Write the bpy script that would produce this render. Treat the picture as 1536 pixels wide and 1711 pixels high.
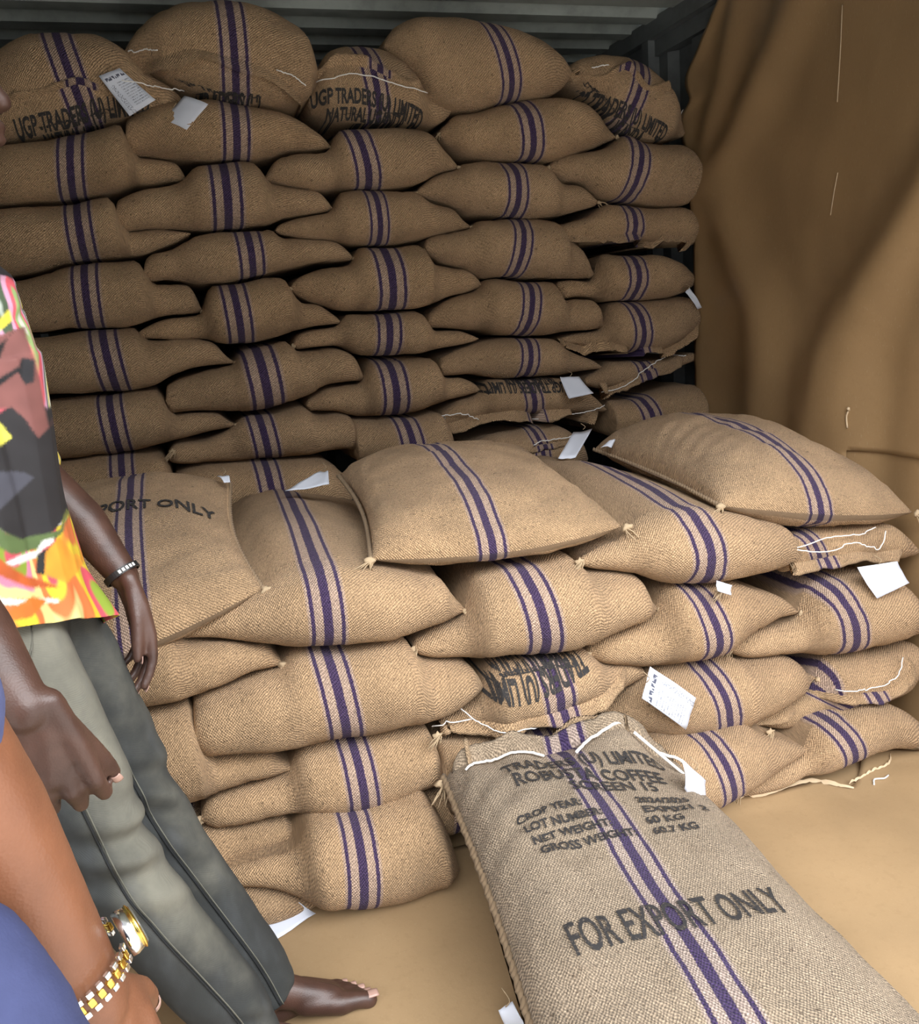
import bpy, bmesh, math, random
from math import sin, cos, pi, radians, sqrt
from mathutils import Vector, Matrix, noise
from mathutils.bvhtree import BVHTree
for o in list(bpy.data.objects): bpy.data.objects.remove(o)
SC = bpy.context.scene
COL = SC.collection
V = Vector
# ---------------------------------------------------------------- camera
PITCH, YAW, ROLL = .2212, .2974, -.0744
cam = bpy.data.cameras.new('camera'); camo = bpy.data.objects.new('camera', cam); COL.objects.link(camo)
F_ = V((sin(YAW)*cos(PITCH), cos(YAW)*cos(PITCH), -sin(PITCH)))
R_ = V((cos(YAW), -sin(YAW), 0)); U_ = R_.cross(F_)
RR = R_*cos(ROLL) + U_*sin(ROLL); UU = U_*cos(ROLL) - R_*sin(ROLL)
m = Matrix((RR, UU, -F_)).transposed().to_4x4(); m.translation = V((.339, 0, 1.33))
camo.matrix_world = m
cam.sensor_fit = 'HORIZONTAL'; cam.sensor_width = 36; cam.lens = 36*1477/1536
cam.clip_start = .02; cam.clip_end = 100
SC.camera = camo
# ---------------------------------------------------------------- daylight
SC.view_settings.view_transform = 'Standard'; SC.view_settings.look = 'None'
SC.view_settings.gamma = 1; SC.view_settings.use_curve_mapping = False
SC.view_settings.exposure = 0.0
SC.cycles.max_bounces = 8; SC.cycles.diffuse_bounces = 5
SKY = 15.0
w = bpy.data.worlds.new('overcast_sky'); SC.world = w; w.use_nodes = True
bg = w.node_tree.nodes['Background']; wt = w.node_tree
g_ = wt.nodes.new('ShaderNodeTexCoord'); sx_ = wt.nodes.new('ShaderNodeSeparateXYZ'); wt.links.new(g_.outputs['Generated'], sx_.inputs[0])
mr_ = wt.nodes.new('ShaderNodeMapRange'); mr_.interpolation_type = 'SMOOTHSTEP'; wt.links.new(sx_.outputs[2], mr_.inputs[0])
for i_, v_ in enumerate((.31, .60, .085, 1.)): mr_.inputs[i_+1].default_value = v_       # added gradient: low sky dimmed to darken the back stack, brighter above
ml_ = wt.nodes.new('ShaderNodeMath'); ml_.operation = 'MULTIPLY'; ml_.inputs[1].default_value = SKY
mr2_ = wt.nodes.new('ShaderNodeMapRange'); mr2_.interpolation_type = 'SMOOTHSTEP'; wt.links.new(sx_.outputs[2], mr2_.inputs[0])
for i_, v_ in enumerate((.62, .90, 1., .05)): mr2_.inputs[i_+1].default_value = v_      # added dimming of the zenith, keeps light off the foreground sack
mm_ = wt.nodes.new('ShaderNodeMath'); mm_.operation = 'MULTIPLY'; wt.links.new(mr_.outputs[0], mm_.inputs[0]); wt.links.new(mr2_.outputs[0], mm_.inputs[1]); wt.links.new(mm_.outputs[0], ml_.inputs[0])
bg.inputs[0].default_value = (.95, .97, 1.0, 1); wt.links.new(ml_.outputs[0], bg.inputs[1])
pl = bpy.data.lights.new('door_daylight_portal', 'AREA'); pl.shape = 'RECTANGLE'; pl.size = 2.5; pl.size_y = 2.4
pl.cycles.is_portal = True
plo = bpy.data.objects.new('door_daylight_portal', pl); COL.objects.link(plo)
plo.location = (1.1, .68, 1.2); plo.rotation_euler = (radians(90), 0, 0)   # looks +y, into the container
# ---------------------------------------------------------------- node helper
class NT:
    def __init__(s, name):
        s.m = bpy.data.materials.new(name); s.m.use_nodes = True
        s.t = s.m.node_tree; s.b = s.t.nodes['Principled BSDF']
    def link(s, a, sock):
        if hasattr(a, 'is_output'): s.t.links.new(a, sock)
        elif isinstance(a, (tuple, list)) and sock.type == 'RGBA' and len(a) == 3: sock.default_value = (*a, 1)
        else: sock.default_value = a
    def n(s, typ, ins=None, out=0, **kw):
        nd = s.t.nodes.new(typ)
        for k, v in kw.items(): setattr(nd, k, v)
        for k, v in (ins or {}).items(): s.link(v, nd.inputs[k])
        return nd.outputs[out]
    def M(s, op, a, b=0., c=0.):
        nd = s.t.nodes.new('ShaderNodeMath'); nd.operation = op
        for i, v in enumerate((a, b, c)): s.link(v, nd.inputs[i])
        return nd.outputs[0]
    def uv(s): return s.n('ShaderNodeTexCoord', out=2)
    def obj(s): return s.n('ShaderNodeTexCoord', out=3)
    def map(s, vec, scale=(1, 1, 1), rot=(0, 0, 0), loc=(0, 0, 0)):
        return s.n('ShaderNodeMapping', {0: vec, 1: loc, 2: rot, 3: scale})
    def noise(s, vec, scale, detail=3., rough=.5): return s.n('ShaderNodeTexNoise', {'Vector': vec, 'Scale': scale, 'Detail': detail, 'Roughness': rough})
    def ramp(s, f, stops):
        nd = s.t.nodes.new('ShaderNodeValToRGB'); s.link(f, nd.inputs[0]); e = nd.color_ramp.elements
        while len(e) < len(stops): e.new(.5)
        for q, (p, c) in zip(e, stops): q.position = p; q.color = (*c, 1) if isinstance(c, tuple) else (c, c, c, 1)
        return nd.outputs[0]
    def mix(s, f, a, b, mode='MIX'):
        nd = s.t.nodes.new('ShaderNodeMix'); nd.data_type = 'RGBA'; nd.blend_type = mode
        s.link(f, nd.inputs[0]); s.link(a, nd.inputs[6]); s.link(b, nd.inputs[7]); return nd.outputs[2]
    def sstep(s, x, lo, hi, a=0., b=1.):
        nd = s.t.nodes.new('ShaderNodeMapRange'); nd.interpolation_type = 'SMOOTHSTEP'
        for i, v in enumerate((x, lo, hi, a, b)): s.link(v, nd.inputs[i])
        return nd.outputs[0]
    def set(s, color=None, rough=None, metal=None, bump=None, strength=.3, dist=.002, **kw):
        if color is not None: s.link(color, s.b.inputs['Base Color'])
        if rough is not None: s.link(rough, s.b.inputs['Roughness'])
        if metal is not None: s.b.inputs['Metallic'].default_value = metal
        if bump is not None:
            s.link(s.n('ShaderNodeBump', {'Strength': strength, 'Distance': dist, 'Height': bump}), s.b.inputs['Normal'])
        for k, v in kw.items(): s.link(v, s.b.inputs[k])
        return s.m

def jute(name, base=(.41, .268, .150), striped=True, tint=0.):
    k = NT(name); uv = k.uv()
    sep = k.t.nodes.new('ShaderNodeSeparateXYZ'); k.link(uv, sep.inputs[0]); u, v = sep.outputs[0], sep.outputs[1]
    rnd = k.n('ShaderNodeObjectInfo', out=5)
    uvr = k.n('ShaderNodeVectorMath', {0: uv, 1: k.n('ShaderNodeCombineXYZ', {0: rnd, 1: rnd})}, operation='ADD')
    wob = k.M('MULTIPLY', k.noise(uvr, 55., 2.), .0075)
    d = k.M('ADD', k.M('ADD', k.M('MULTIPLY', u, .62), k.M('MULTIPLY', v, .78)), wob)
    rib = k.M('SINE', k.M('MULTIPLY', d, 2*pi/.0058))
    d2 = k.M('SUBTRACT', k.M('MULTIPLY', u, .8), k.M('MULTIPLY', v, .6))
    thr = k.M('SINE', k.M('MULTIPLY', k.M('ADD', d2, wob), 2*pi/.0052))
    fib = k.noise(k.map(uvr, (260, 90, 1)), 1., 3.)
    fib2 = k.noise(k.map(uvr, (90, 300, 1)), 1., 2.)
    h = k.M('ADD', k.M('ADD', k.M('MULTIPLY', rib, .5), k.M('MULTIPLY', thr, .3)), k.M('ADD', fib, fib2))
    big = k.noise(uvr, 5., 4.)
    grain = k.noise(k.map(uvr, (190, 190, 1)), 1., 2., .7)
    mid = k.noise(k.map(uvr, (14, 30, 1)), 1., 4., .6)
    c = k.mix(k.sstep(big, .3, .7), tuple(x*.86 for x in base), tuple(x*1.12 for x in base))
    c = k.mix(k.M('MULTIPLY', k.sstep(mid, .45, .75), .4), c, (base[0]*.72, base[1]*.7, base[2]*.66))
    c = k.mix(k.M('MULTIPLY', rnd, .35), c, (base[0]*.92, base[1]*.97, base[2]*1.06))
    g = k.sstep(h, .0, 1.9, .60, 1.34)
    fl = k.sstep(k.noise(k.map(uvr, (70, 110, 1)), 1., 2.), .63, .70)
    st_ = k.sstep(k.noise(k.map(uvr, (3.2, 5, 1), loc=(4, 2, 0)), 1., 5., .65), .56, .72)
    lt_ = k.sstep(k.noise(k.map(uvr, (7, 4, 1), loc=(9, 5, 0)), 1., 4., .6), .55, .75)
    c = k.mix(k.M('MULTIPLY', st_, .35), c, (base[0]*.66, base[1]*.64, base[2]*.62))
    c = k.mix(k.M('MULTIPLY', lt_, .35), c, (base[0]*1.3, base[1]*1.32, base[2]*1.36))
    c = k.mix(k.M('MULTIPLY', fl, .55), c, (.08, .05, .03))
    if striped:
        jit = k.M('MULTIPLY', k.M('SUBTRACT', k.noise(k.map(uvr, (30, 300, 1)), 1., 1.), .5), .006)
        a = k.M('ABSOLUTE', k.M('ADD', u, jit))
        band = k.sstep(a, .050, .058, 1., 0.)
        c = k.mix(k.M('MULTIPLY', band, .42), c, (.40, .31, .30))
        thick = k.sstep(a, .0115, .0145, 1., 0.)
        thin = k.sstep(k.M('ABSOLUTE', k.M('SUBTRACT', a, .0415)), .0042, .0065, 1., 0.)
        pm = k.M('MULTIPLY', k.M('MAXIMUM', thick, thin), k.sstep(h, .05, .9, .99, .90))
        c = k.mix(pm, c, (.021, .009, .066))
    c = k.mix(1., c, k.M('MULTIPLY', g, k.sstep(grain, .3, .7, .74, 1.24)), 'MULTIPLY')
    return k.set(c, .95, bump=h, strength=.8, dist=.0026, **{'Sheen Weight': .05, 'Sheen Roughness': .5, 'Specular IOR Level': .2})

M = {}
M['jute'] = jute('jute_cloth')
M['jute_grey'] = jute('jute_cloth_greyish', (.30, .228, .156))  # foreground sack's jute, daylight's grey cast put into its base colour
M['jute_plain'] = jute('jute_seam_cloth', (.36, .25, .15), False)
k = NT('ink_on_jute'); tc = k.obj(); M['ink'] = k.set(k.mix(k.sstep(k.noise(tc, 260., 2.), .56, .74), (.022, .020, .020), (.13, .10, .075)), .9)
k = NT('sewing_thread'); M['thread'] = k.set((.80, .78, .74), .7)
k = NT('jute_twine'); M['twine'] = k.set((.42, .31, .19), .9)
k = NT('tag_paper'); M['paper'] = k.set((.62, .65, .73), .6)
k = NT('printed_tag_paper'); uv = k.uv()
sp = k.t.nodes.new('ShaderNodeSeparateXYZ'); k.link(uv, sp.inputs[0]); tu, tv = sp.outputs[0], sp.outputs[1]
row = k.sstep(k.M('SINE', k.M('MULTIPLY', tv, 2*pi*17)), .1, .3)
wd = k.sstep(k.noise(k.map(uv, (42, 17, 1)), 1., 2.), .46, .52)
inr = k.M('MULTIPLY', k.M('MULTIPLY', k.M('GREATER_THAN', tu, .42), k.M('LESS_THAN', tu, .95)), k.M('MULTIPLY', k.M('GREATER_THAN', tv, .12), k.M('LESS_THAN', tv, .74)))
row2 = k.M('MULTIPLY', k.M('LESS_THAN', k.M('ABSOLUTE', k.M('SUBTRACT', tu, .20)), .08), k.sstep(k.noise(k.map(uv, (20, 42, 1)), 1., 2.), .5, .56))
mk = k.M('MAXIMUM', k.M('MULTIPLY', k.M('MULTIPLY', row, wd), inr), k.M('MULTIPLY', row2, k.M('LESS_THAN', tv, .72)))
bold = k.M('MULTIPLY', k.M('LESS_THAN', k.M('ABSOLUTE', k.M('SUBTRACT', tv, .86)), .04), k.M('MULTIPLY', k.sstep(k.noise(k.map(uv, (16, 7, 1)), 1., 1.), .46, .5), k.M('GREATER_THAN', tu, .1)))
M['print_paper'] = k.set(k.mix(k.M('MAXIMUM', k.M('MULTIPLY', mk, .65), k.M('MULTIPLY', bold, .95)), (.62, .65, .73), (.03, .035, .07)), .6)
def kraft(name, base, rough=.5):
    k = NT(name); tc = k.obj(); n1 = k.noise(tc, 2.2, 4.); n2 = k.noise(tc, 60., 4., .7); n3 = k.noise(k.map(tc, (1, 1, .2)), 260., 2.)
    c = k.mix(k.sstep(n1, .35, .65), tuple(x*.9 for x in base), tuple(x*1.08 for x in base))
    c = k.mix(k.M('MULTIPLY', k.sstep(n2, .5, .7), .18), c, (base[0]*.7, base[1]*.66, base[2]*.6))
    c = k.mix(k.M('MULTIPLY', k.sstep(n3, .62, .75), .12), c, (.6, .5, .36))
    return k.set(c, rough, bump=k.M('ADD', n2, k.M('MULTIPLY', n1, 3.)), strength=.12, dist=.004)
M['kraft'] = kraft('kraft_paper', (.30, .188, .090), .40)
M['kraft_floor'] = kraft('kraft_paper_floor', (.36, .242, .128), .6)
M['kraft_torn'] = kraft('kraft_paper_torn_edge', (.62, .47, .30), .7)
def paint(name, base, rough):
    k = NT(name); tc = k.obj(); n = k.noise(tc, 7., 5., .65)
    return k.set(k.mix(k.sstep(n, .4, .7), base, tuple(x*.7 for x in base)), rough, bump=n, strength=.05)
M['steel'] = paint('container_grey_paint', (.36, .39, .36), .38)
M['steel2'] = paint('container_wall_paint', (.13, .14, .14), .5)
k = NT('plywood_floor'); M['ply'] = k.set(k.mix(k.noise(k.map(k.obj(), (1, 14, 1)), 5.), (.20, .12, .06), (.30, .19, .10)), .6)
k = NT('concrete_apron'); M['concrete'] = k.set(k.mix(k.noise(k.obj(), 3., 6.), (.42, .40, .36), (.52, .49, .44)), .9)
def skin(name, c1, c2, rough):
    k = NT(name); tc = k.obj(); n = k.noise(tc, 18., 4.); n2 = k.n('ShaderNodeTexVoronoi', {'Vector': tc, 'Scale': 420.})
    return k.set(k.mix(k.sstep(n, .3, .7), c1, c2), rough, bump=k.M('ADD', n2, k.M('MULTIPLY', n, 3.)), strength=.12, dist=.0015)
M['skin_dark'] = skin('dark_brown_skin', (.050, .024, .017), (.082, .040, .028), .42)
M['skin_mid'] = skin('warm_brown_skin', (.140, .054, .026), (.185, .072, .034), .42)
k = NT('nail'); M['nail'] = k.set((.42, .26, .21), .35)
k = NT('hair_black'); M['hair'] = k.set((.012, .010, .010), .8, bump=k.noise(k.obj(), 200.), strength=.8)
k = NT('eye_white'); M['eye'] = k.set((.7, .66, .6), .25)
k = NT('faded_jeans'); tc = k.obj(); n = k.noise(tc, 7., 5., .6); n2 = k.noise(k.map(tc, (1, 1, .35)), 16., 4.)
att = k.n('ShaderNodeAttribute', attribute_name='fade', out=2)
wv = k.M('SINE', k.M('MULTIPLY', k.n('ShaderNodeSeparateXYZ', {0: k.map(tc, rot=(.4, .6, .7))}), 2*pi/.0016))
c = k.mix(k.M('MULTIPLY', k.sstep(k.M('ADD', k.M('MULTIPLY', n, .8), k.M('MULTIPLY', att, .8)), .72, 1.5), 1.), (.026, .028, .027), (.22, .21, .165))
c = k.mix(k.M('MULTIPLY', k.sstep(n2, .5, .72), .35), c, (.075, .08, .085))
M['jeans'] = k.set(c, .9, bump=k.M('ADD', n2, k.M('MULTIPLY', wv, .08)), strength=.35, dist=.004)
k = NT('jeans_seam'); M['jeans_seam'] = k.set((.010, .011, .012), .9)
k = NT('seam_stitch'); M['stitch'] = k.set((.13, .125, .10), .9)
k = NT('printed_shirt_cloth'); tc = k.obj(); att = k.n('ShaderNodeAttribute', attribute_name='print', out=0)
M['shirt'] = k.set(att, .75, bump=k.noise(tc, 30., 3.), strength=.12)
k = NT('navy_cloth'); tc = k.obj(); M['navy'] = k.set(k.mix(k.noise(tc, 60.), (.020, .026, .075), (.036, .044, .115)), .85, bump=k.noise(tc, 300.), strength=.2)
k = NT('blue_denim'); tc = k.obj(); M['denim'] = k.set(k.mix(k.noise(tc, 40.), (.04, .05, .14), (.09, .105, .22)), .85, bump=k.noise(tc, 300.), strength=.2)
k = NT('polished_steel'); M['silver'] = k.set((.78, .78, .76), .18, 1.)
k = NT('yellow_gold'); M['gold'] = k.set((.86, .60, .14), .2, 1.)
k = NT('watch_glass'); M['glass'] = k.set((.10, .10, .09), .08)
k = NT('black_rubber'); M['rubber'] = k.set((.012, .012, .012), .5)
# ---------------------------------------------------------------- mesh helpers
def tag(o, label=None, cat=None, group=None, kind=None):
    for a, b in (('label', label), ('category', cat), ('group', group), ('kind', kind)):
        if b: o[a] = b
    return o
def mesh_obj(name, verts, faces, mat, parent=None, origin=None, uvs=None, smooth=True):
    """one mesh object; verts are world coordinates, origin the object's place"""
    pw = V((0, 0, 0)); q_ = parent
    while q_: pw = pw+q_.location; q_ = q_.parent
    o0 = V(origin) if origin is not None else pw.copy()
    me = bpy.data.meshes.new(name)
    me.from_pydata([V(v)-o0 for v in verts], [], faces); me.update()
    if uvs:
        l = me.uv_layers.new(name='UVMap')
        for p in me.polygons:
            for li, q in zip(p.loop_indices, uvs[p.index]): l.data[li].uv = q
    if smooth: me.polygons.foreach_set('use_smooth', [True]*len(me.polygons))
    for mm in (mat if isinstance(mat, list) else [mat]): me.materials.append(mm)
    o = bpy.data.objects.new(name, me); COL.objects.link(o)
    if parent: o.parent = parent
    else: o.location = o0
    if parent and (o0-pw).length > 1e-9: o.location = o0-pw
    return o
def box(x0, y0, z0, x1, y1, z1):
    v = [(x, y, z) for x in (x0, x1) for y in (y0, y1) for z in (z0, z1)]
    return v, [(0, 1, 3, 2), (4, 6, 7, 5), (0, 4, 5, 1), (2, 3, 7, 6), (0, 2, 6, 4), (1, 5, 7, 3)]
def join(parts):
    vs, fs = [], []
    for v, f in parts:
        b = len(vs); vs += list(v); fs += [tuple(i+b for i in q) for q in f]
    return vs, fs
def tube(pts, r, n=6, caps=True):
    pts = [V(p) for p in pts]; vs, fs = [], []; rr = r if isinstance(r, (list, tuple)) else [r]*len(pts)
    up = V((.13, .21, .97))
    for i, p in enumerate(pts):
        t = (pts[min(i+1, len(pts)-1)]-pts[max(i-1, 0)]); t = t.normalized() if t.length > 1e-9 else V((0, 0, 1))
        a = t.cross(up); a = a.normalized() if a.length > 1e-3 else t.cross(V((1, 0, 0))).normalized()
        b = t.cross(a)
        for j in range(n): vs.append(p+(a*cos(2*pi*j/n)+b*sin(2*pi*j/n))*rr[i])
    for i in range(len(pts)-1):
        for j in range(n): fs.append((i*n+j, i*n+(j+1) % n, (i+1)*n+(j+1) % n, (i+1)*n+j))
    if caps: fs += [tuple(range(n))[::-1], tuple(range((len(pts)-1)*n, len(pts)*n))]
    return vs, fs
def spline(pts, n):
    """Catmull-Rom through pts, n samples"""
    P = [V(p) for p in pts]
    if len(P) == 2: return [P[0].lerp(P[1], i/(n-1)) for i in range(n)]
    L = [0.]
    for a, b in zip(P, P[1:]): L.append(L[-1]+max((b-a).length, 1e-6))
    out = []
    for i in range(n):
        s = L[-1]*i/(n-1); j = 0
        while j < len(P)-2 and L[j+1] < s: j += 1
        t = (s-L[j])/(L[j+1]-L[j]); p1, p2 = P[j], P[j+1]; p0 = P[j-1] if j else p1*2-p2; p3 = P[j+2] if j+2 < len(P) else p2*2-p1
        out.append(.5*((2*p1)+(p2-p0)*t+(2*p0-5*p1+4*p2-p3)*t*t+(3*p1-p0-3*p2+p3)*t**3))
    return out
def pchip(pts):
    X = [p[0] for p in pts]; Y = [p[1] for p in pts]; n = len(X)
    h = [max(X[i+1]-X[i], 1e-5) for i in range(n-1)]; d = [(Y[i+1]-Y[i])/h[i] for i in range(n-1)]; m = [0.]*n
    for i in range(1, n-1):
        if d[i-1]*d[i] > 0:
            w1, w2 = 2*h[i]+h[i-1], h[i]+2*h[i-1]; m[i] = (w1+w2)/(w1/d[i-1]+w2/d[i])
    m[0], m[-1] = d[0], d[-1]
    def f(x):
        if x <= X[0]: return Y[0]
        if x >= X[-1]: return Y[-1]
        i = 0
        while i < n-2 and X[i+1] < x: i += 1
        t = (x-X[i])/h[i]
        return Y[i]*(1+2*t)*(1-t)**2+m[i]*h[i]*t*(1-t)**2+Y[i+1]*t*t*(3-2*t)+m[i+1]*h[i]*t*t*(t-1)
    return f
def grid_faces(nu, nv, loop):
    return [(i*nv+j, i*nv+(j+1) % nv, (i+1)*nv+(j+1) % nv, (i+1)*nv+j) for i in range(nu-1) for j in range(nv if loop else nv-1)]
# ---------------------------------------------------------------- sacks
BVH = {}
def bvh(o):
    if o.name not in BVH:
        me = o.data; lo = o.location+(o.parent.location if o.parent else V((0, 0, 0))); BVH[o.name] = BVHTree.FromPolygons([v.co+lo for v in me.vertices], [tuple(p.vertices) for p in me.polygons])
    return BVH[o.name]
def wrinkle(p, seed, endf):
    q = p+V((seed*3.1, seed*1.7, seed*2.3))
    a = noise.noise(q*4.5)*.012+noise.noise(q*12.)*.0055
    b = noise.noise(V((q.x*8, q.y*14, q.z*34)))*.0062*(.2+endf)-max(0., .12-abs(noise.noise(V((q.x*7+q.z*5, q.y*6, q.z*9)))))*.035
    return a+b
def sack_uv_faces(nu, nv, U, W, loop):
    uvs = []
    for i in range(nu-1):
        for j in range(nv if loop else nv-1):
            k2 = j+1
            uvs.append(((U[i][j], W[i][j]), (U[i][k2], W[i][k2]), (U[i+1][k2], W[i+1][k2]), (U[i+1][j], W[i+1][j])))
    return uvs
def sack_profile(s, seed):
    """a sack lying with its long side going back: front outline (top and bottom curves in x,z), extruded in depth with round noses"""
    ft_, fb_ = pchip(s['top']), pchip(s['bot'])
    ft = lambda x: (ft_(x)*2+ft_(x-.008)+ft_(x+.008)+ft_(x-.016)+ft_(x+.016))/6
    fb = lambda x: (fb_(x)*2+fb_(x-.008)+fb_(x+.008)+fb_(x-.016)+fb_(x+.016))/6
    x0 = s['top'][0][0]; x1 = s['top'][-1][0]; Y, L = s['Y'], s['L']
    NU, A = 52, 17
    verts, Ug, Wg = [], [], []
    zm = (fb((x0+x1)/2)+ft((x0+x1)/2))/2
    (xt, xb), hw = s['st'], s['hw']; zt, zb = ft(xt), fb(xb)
    for i in range(NU):
        u = i/(NU-1); e = .5-.5*cos(pi*u); u2 = .45*u+.55*e; x = x0+(x1-x0)*u2
        a, b = ft(x), fb(x)
        if a-b < .014: c = (a+b)/2; a, b = c+.007, c-.007
        h, zc = (a-b)/2, (a+b)/2
        endf = max(0, 1-min(u2, 1-u2)/.22)
        close = min(1., sqrt(max(0., min(u2, 1-u2)/.018))) if min(u2, 1-u2) < .018 else 1.
        r = min(.125, max(.010, 1.25*h))
        prof = []
        for q in range(A):
            g = pi/2-pi*q/(A-1)
            prof.append((Y-r*abs(cos(g)), zc+h*(1 if g > 0 else -1)*abs(sin(g))**.93))
        rb = min(.09, h)
        back = []
        for q in range(7):
            g = -pi/2-pi*q/6
            back.append((Y+L+rb*abs(cos(g)), zc+h*sin(g)))
        ring = prof+[(Y+L*.3, b), (Y+L*.7, b)]+back
        dome = s.get('dome', 0)
        ring += [(Y+L*(1-.12*q), a+dome*sin(pi*(1-.12*q))) for q in range(1, 8)]+[(Y+.03, a+dome*.08)]
        ur, wr = [], []; acc = 0.; last = None
        for (yy, zz) in ring:
            zz = zc+(zz-zc)*close
            p = V((x, yy, zz)); nrm = V((0, yy-(Y+.05) if yy < Y else 0, zz-zc)); nrm = nrm.normalized() if nrm.length > 1e-6 else V((0, -1, 0))
            p += nrm*wrinkle(p, seed, endf)*min(1, h/.05)*s.get('rough', 1.)
            verts.append(p)
            if last is not None: acc += (p-last).length
            last = p
            f = min(1, max(0, (zt-zz)/max(zt-zb, .01))); f = max(0, min(1, f))
            xs = xt+(xb-xt)*f
            if yy > Y and zz > zc: xs = xt+s.get('skew', .0)*(yy-Y)
            ur.append((x-xs)/hw*.0415); wr.append(acc)
        ur.append(ur[0]); wr.append(acc+.02)
        Ug.append(ur); Wg.append(wr)
    nv = len(ring)
    faces = grid_faces(NU, nv, True)
    uvs = sack_uv_faces(NU, nv, Ug, Wg, True)
    for base, rev in ((0, 0), ((NU-1)*nv, 1)):
        f = tuple(range(base, base+nv)); faces.append(f if rev else f[::-1]); uvs.append([(0.3, .1)]*nv)
    org = V(((x0+x1)/2, Y+L/2, min(v.z for v in verts)))
    o = mesh_obj('jute_sack', verts, faces, M[s.get('mat', 'jute')], None, org, uvs)
    return o
def sack_pillow(s, seed):
    """a whole sack seen from above: four seam corners, humped between them"""
    FL, FR, BR, BL = [V(p) for p in s['quad']]; NU, NV = 60, 60
    Ht, Hb = s['Ht'], s['Hb']; us = s['us']; hw = s['hw']; W = ((FR-FL).length+(BR-BL).length)/2; Lg = ((BL-FL).length+(BR-FR).length)/2
    ff = lambda t, n: max(0., 1-abs(2*t-1)**n)**.5
    verts, U, Wv = [], [], []
    bow = s.get('bow', .035); fb_ = s.get('fbow', .05)
    for i in range(NU):
        ua, wa = [], []
        u = .5-.5*cos(pi*i/(NU-1)); u = .5*u+.5*i/(NU-1)
        for side in (1, -1):
            rng = range(NV) if side == 1 else range(NV-2, 0, -1)
            for j in rng:
                v = .5-.5*cos(pi*j/(NV-1)); v = .6*v+.4*j/(NV-1)
                p = FL.lerp(FR, u).lerp(BL.lerp(BR, u), v)
                ex = (FR-FL).normalized(); ey = (BL-FL).normalized()
                p = p+ex*bow*sin(pi*v)*(1-2*u)*(.6+.4*abs(1-2*u))-ey*fb_*sin(pi*u)*(1-2*v)*abs(1-2*v)**1.5
                g = ff(u, s.get('nu', 2.4))*ff(v, s.get('nv', 3.0))
                g *= 1+s.get('asym', 0)*(u-.5)+s.get('asymv', 0)*(v-.5)
                z = (Ht if side > 0 else -Hb)*g
                endf = max(0, 1-min(u, 1-u)/.2)
                p = p+V((0, 0, z+wrinkle(p+V((0, 0, z*2)), seed, endf)*min(1, g*2)*s.get('rough', 1.)))
                if s.get('mouth') and side > 0:
                    mv = max(0, (v-.80)/.20); p.z += mv*.022*sin(u*11+1)*ff(u, 2)+mv*.012*sin(u*27)
                if 'hump' in s and side > 0:
                    for (uc, vc, ru, rv, am) in s['hump']: p.z += am*math.exp(-((u-uc)/ru)**2-((v-vc)/rv)**2)
                if 'ripple' in s and side > 0:
                    uc, vc, ru, rv, am, nn = s['ripple']; gg = math.exp(-((u-uc)/ru)**2-((v-vc)/rv)**2); p.z += am*gg*sin((v-.35*u)*nn)
                if 'zmin' in s: p.z = max(p.z, s['zmin'])
                verts.append(p)
                ua.append(((u-us)*W)/hw*.0415+s.get('skew', 0)*(v-.5)); wa.append((wa[-1]+(verts[-1]-verts[-2]).length) if wa else 0.)
        ua.append(ua[0]); wa.append(wa[0]); U.append(ua); Wv.append(wa)
    nv = 2*NV-2
    faces = grid_faces(NU, nv, True); uvs = sack_uv_faces(NU, nv, U, Wv, True)
    for base, rev in ((0, 1), ((NU-1)*nv, 0)):
        f = tuple(range(base, base+nv)); faces.append(f[::-1] if rev else f); uvs.append([(.3, .1)]*nv)
    org = (FL+FR+BL+BR)/4; org.z = min(v.z for v in verts)
    o = mesh_obj('jute_sack', verts, [f[::-1] for f in faces], M[s.get('mat', 'jute')], None, org, [u_[::-1] for u_ in uvs])
    return o
def hit(o, p, d=V((0, 1, 0)), back=.6):
    d = V(d).normalized(); h = bvh(o).ray_cast(V(p)-d*back, d, 3.)
    return h[0], h[1]
def place(o, p, d, lift):
    h, n = hit(o, p, d)
    if h is None:
        h, n, _, _ = bvh(o).find_nearest(V(p))
    if n.dot(V(d)) > 0: n = -n
    return h+n*lift, n
def tuft(o, p, seed, side, mat='twine', sc=1.):
    """tied corner ear with loose jute ends"""
    rnd = random.Random(seed*7+side); p = V(p); parts = []
    bm = bmesh.new(); bmesh.ops.create_icosphere(bm, subdivisions=2, radius=1)
    vs = []
    for v in bm.verts:
        c = v.co.copy(); rr = 1+.9*noise.noise(c*2.3+V((seed, side, 0)))
        vs.append(p+V((side*.004+c.x*.008*rr, -.002+c.y*.005*rr, c.z*.006*rr))*sc)
    parts.append((vs, [tuple(q.index for q in f.verts) for f in bm.faces])); bm.free()
    for q in range(int(rnd.randint(4, 7)*sc)):
        a = rnd.uniform(-1, 1); l = rnd.uniform(.015, .04)*sc**.7; r_ = sc**.5*.9
        d = V((side*rnd.uniform(.1, 1), -rnd.uniform(.1, .6), -rnd.uniform(0., 1.1))).normalized()
        e = p+d*l; k2 = p+d*l*.5+V((rnd.uniform(-.006, .006), -.004, rnd.uniform(0, .008)))
        parts.append(tube(spline([p, k2, e], 5), [.0016*r_, .0015*r_, .0014*r_, .0012*r_, .0007*r_], 4))
    vs, fs = join(parts)
    return mesh_obj('corner_tuft', vs, fs, M[mat], o)
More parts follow.
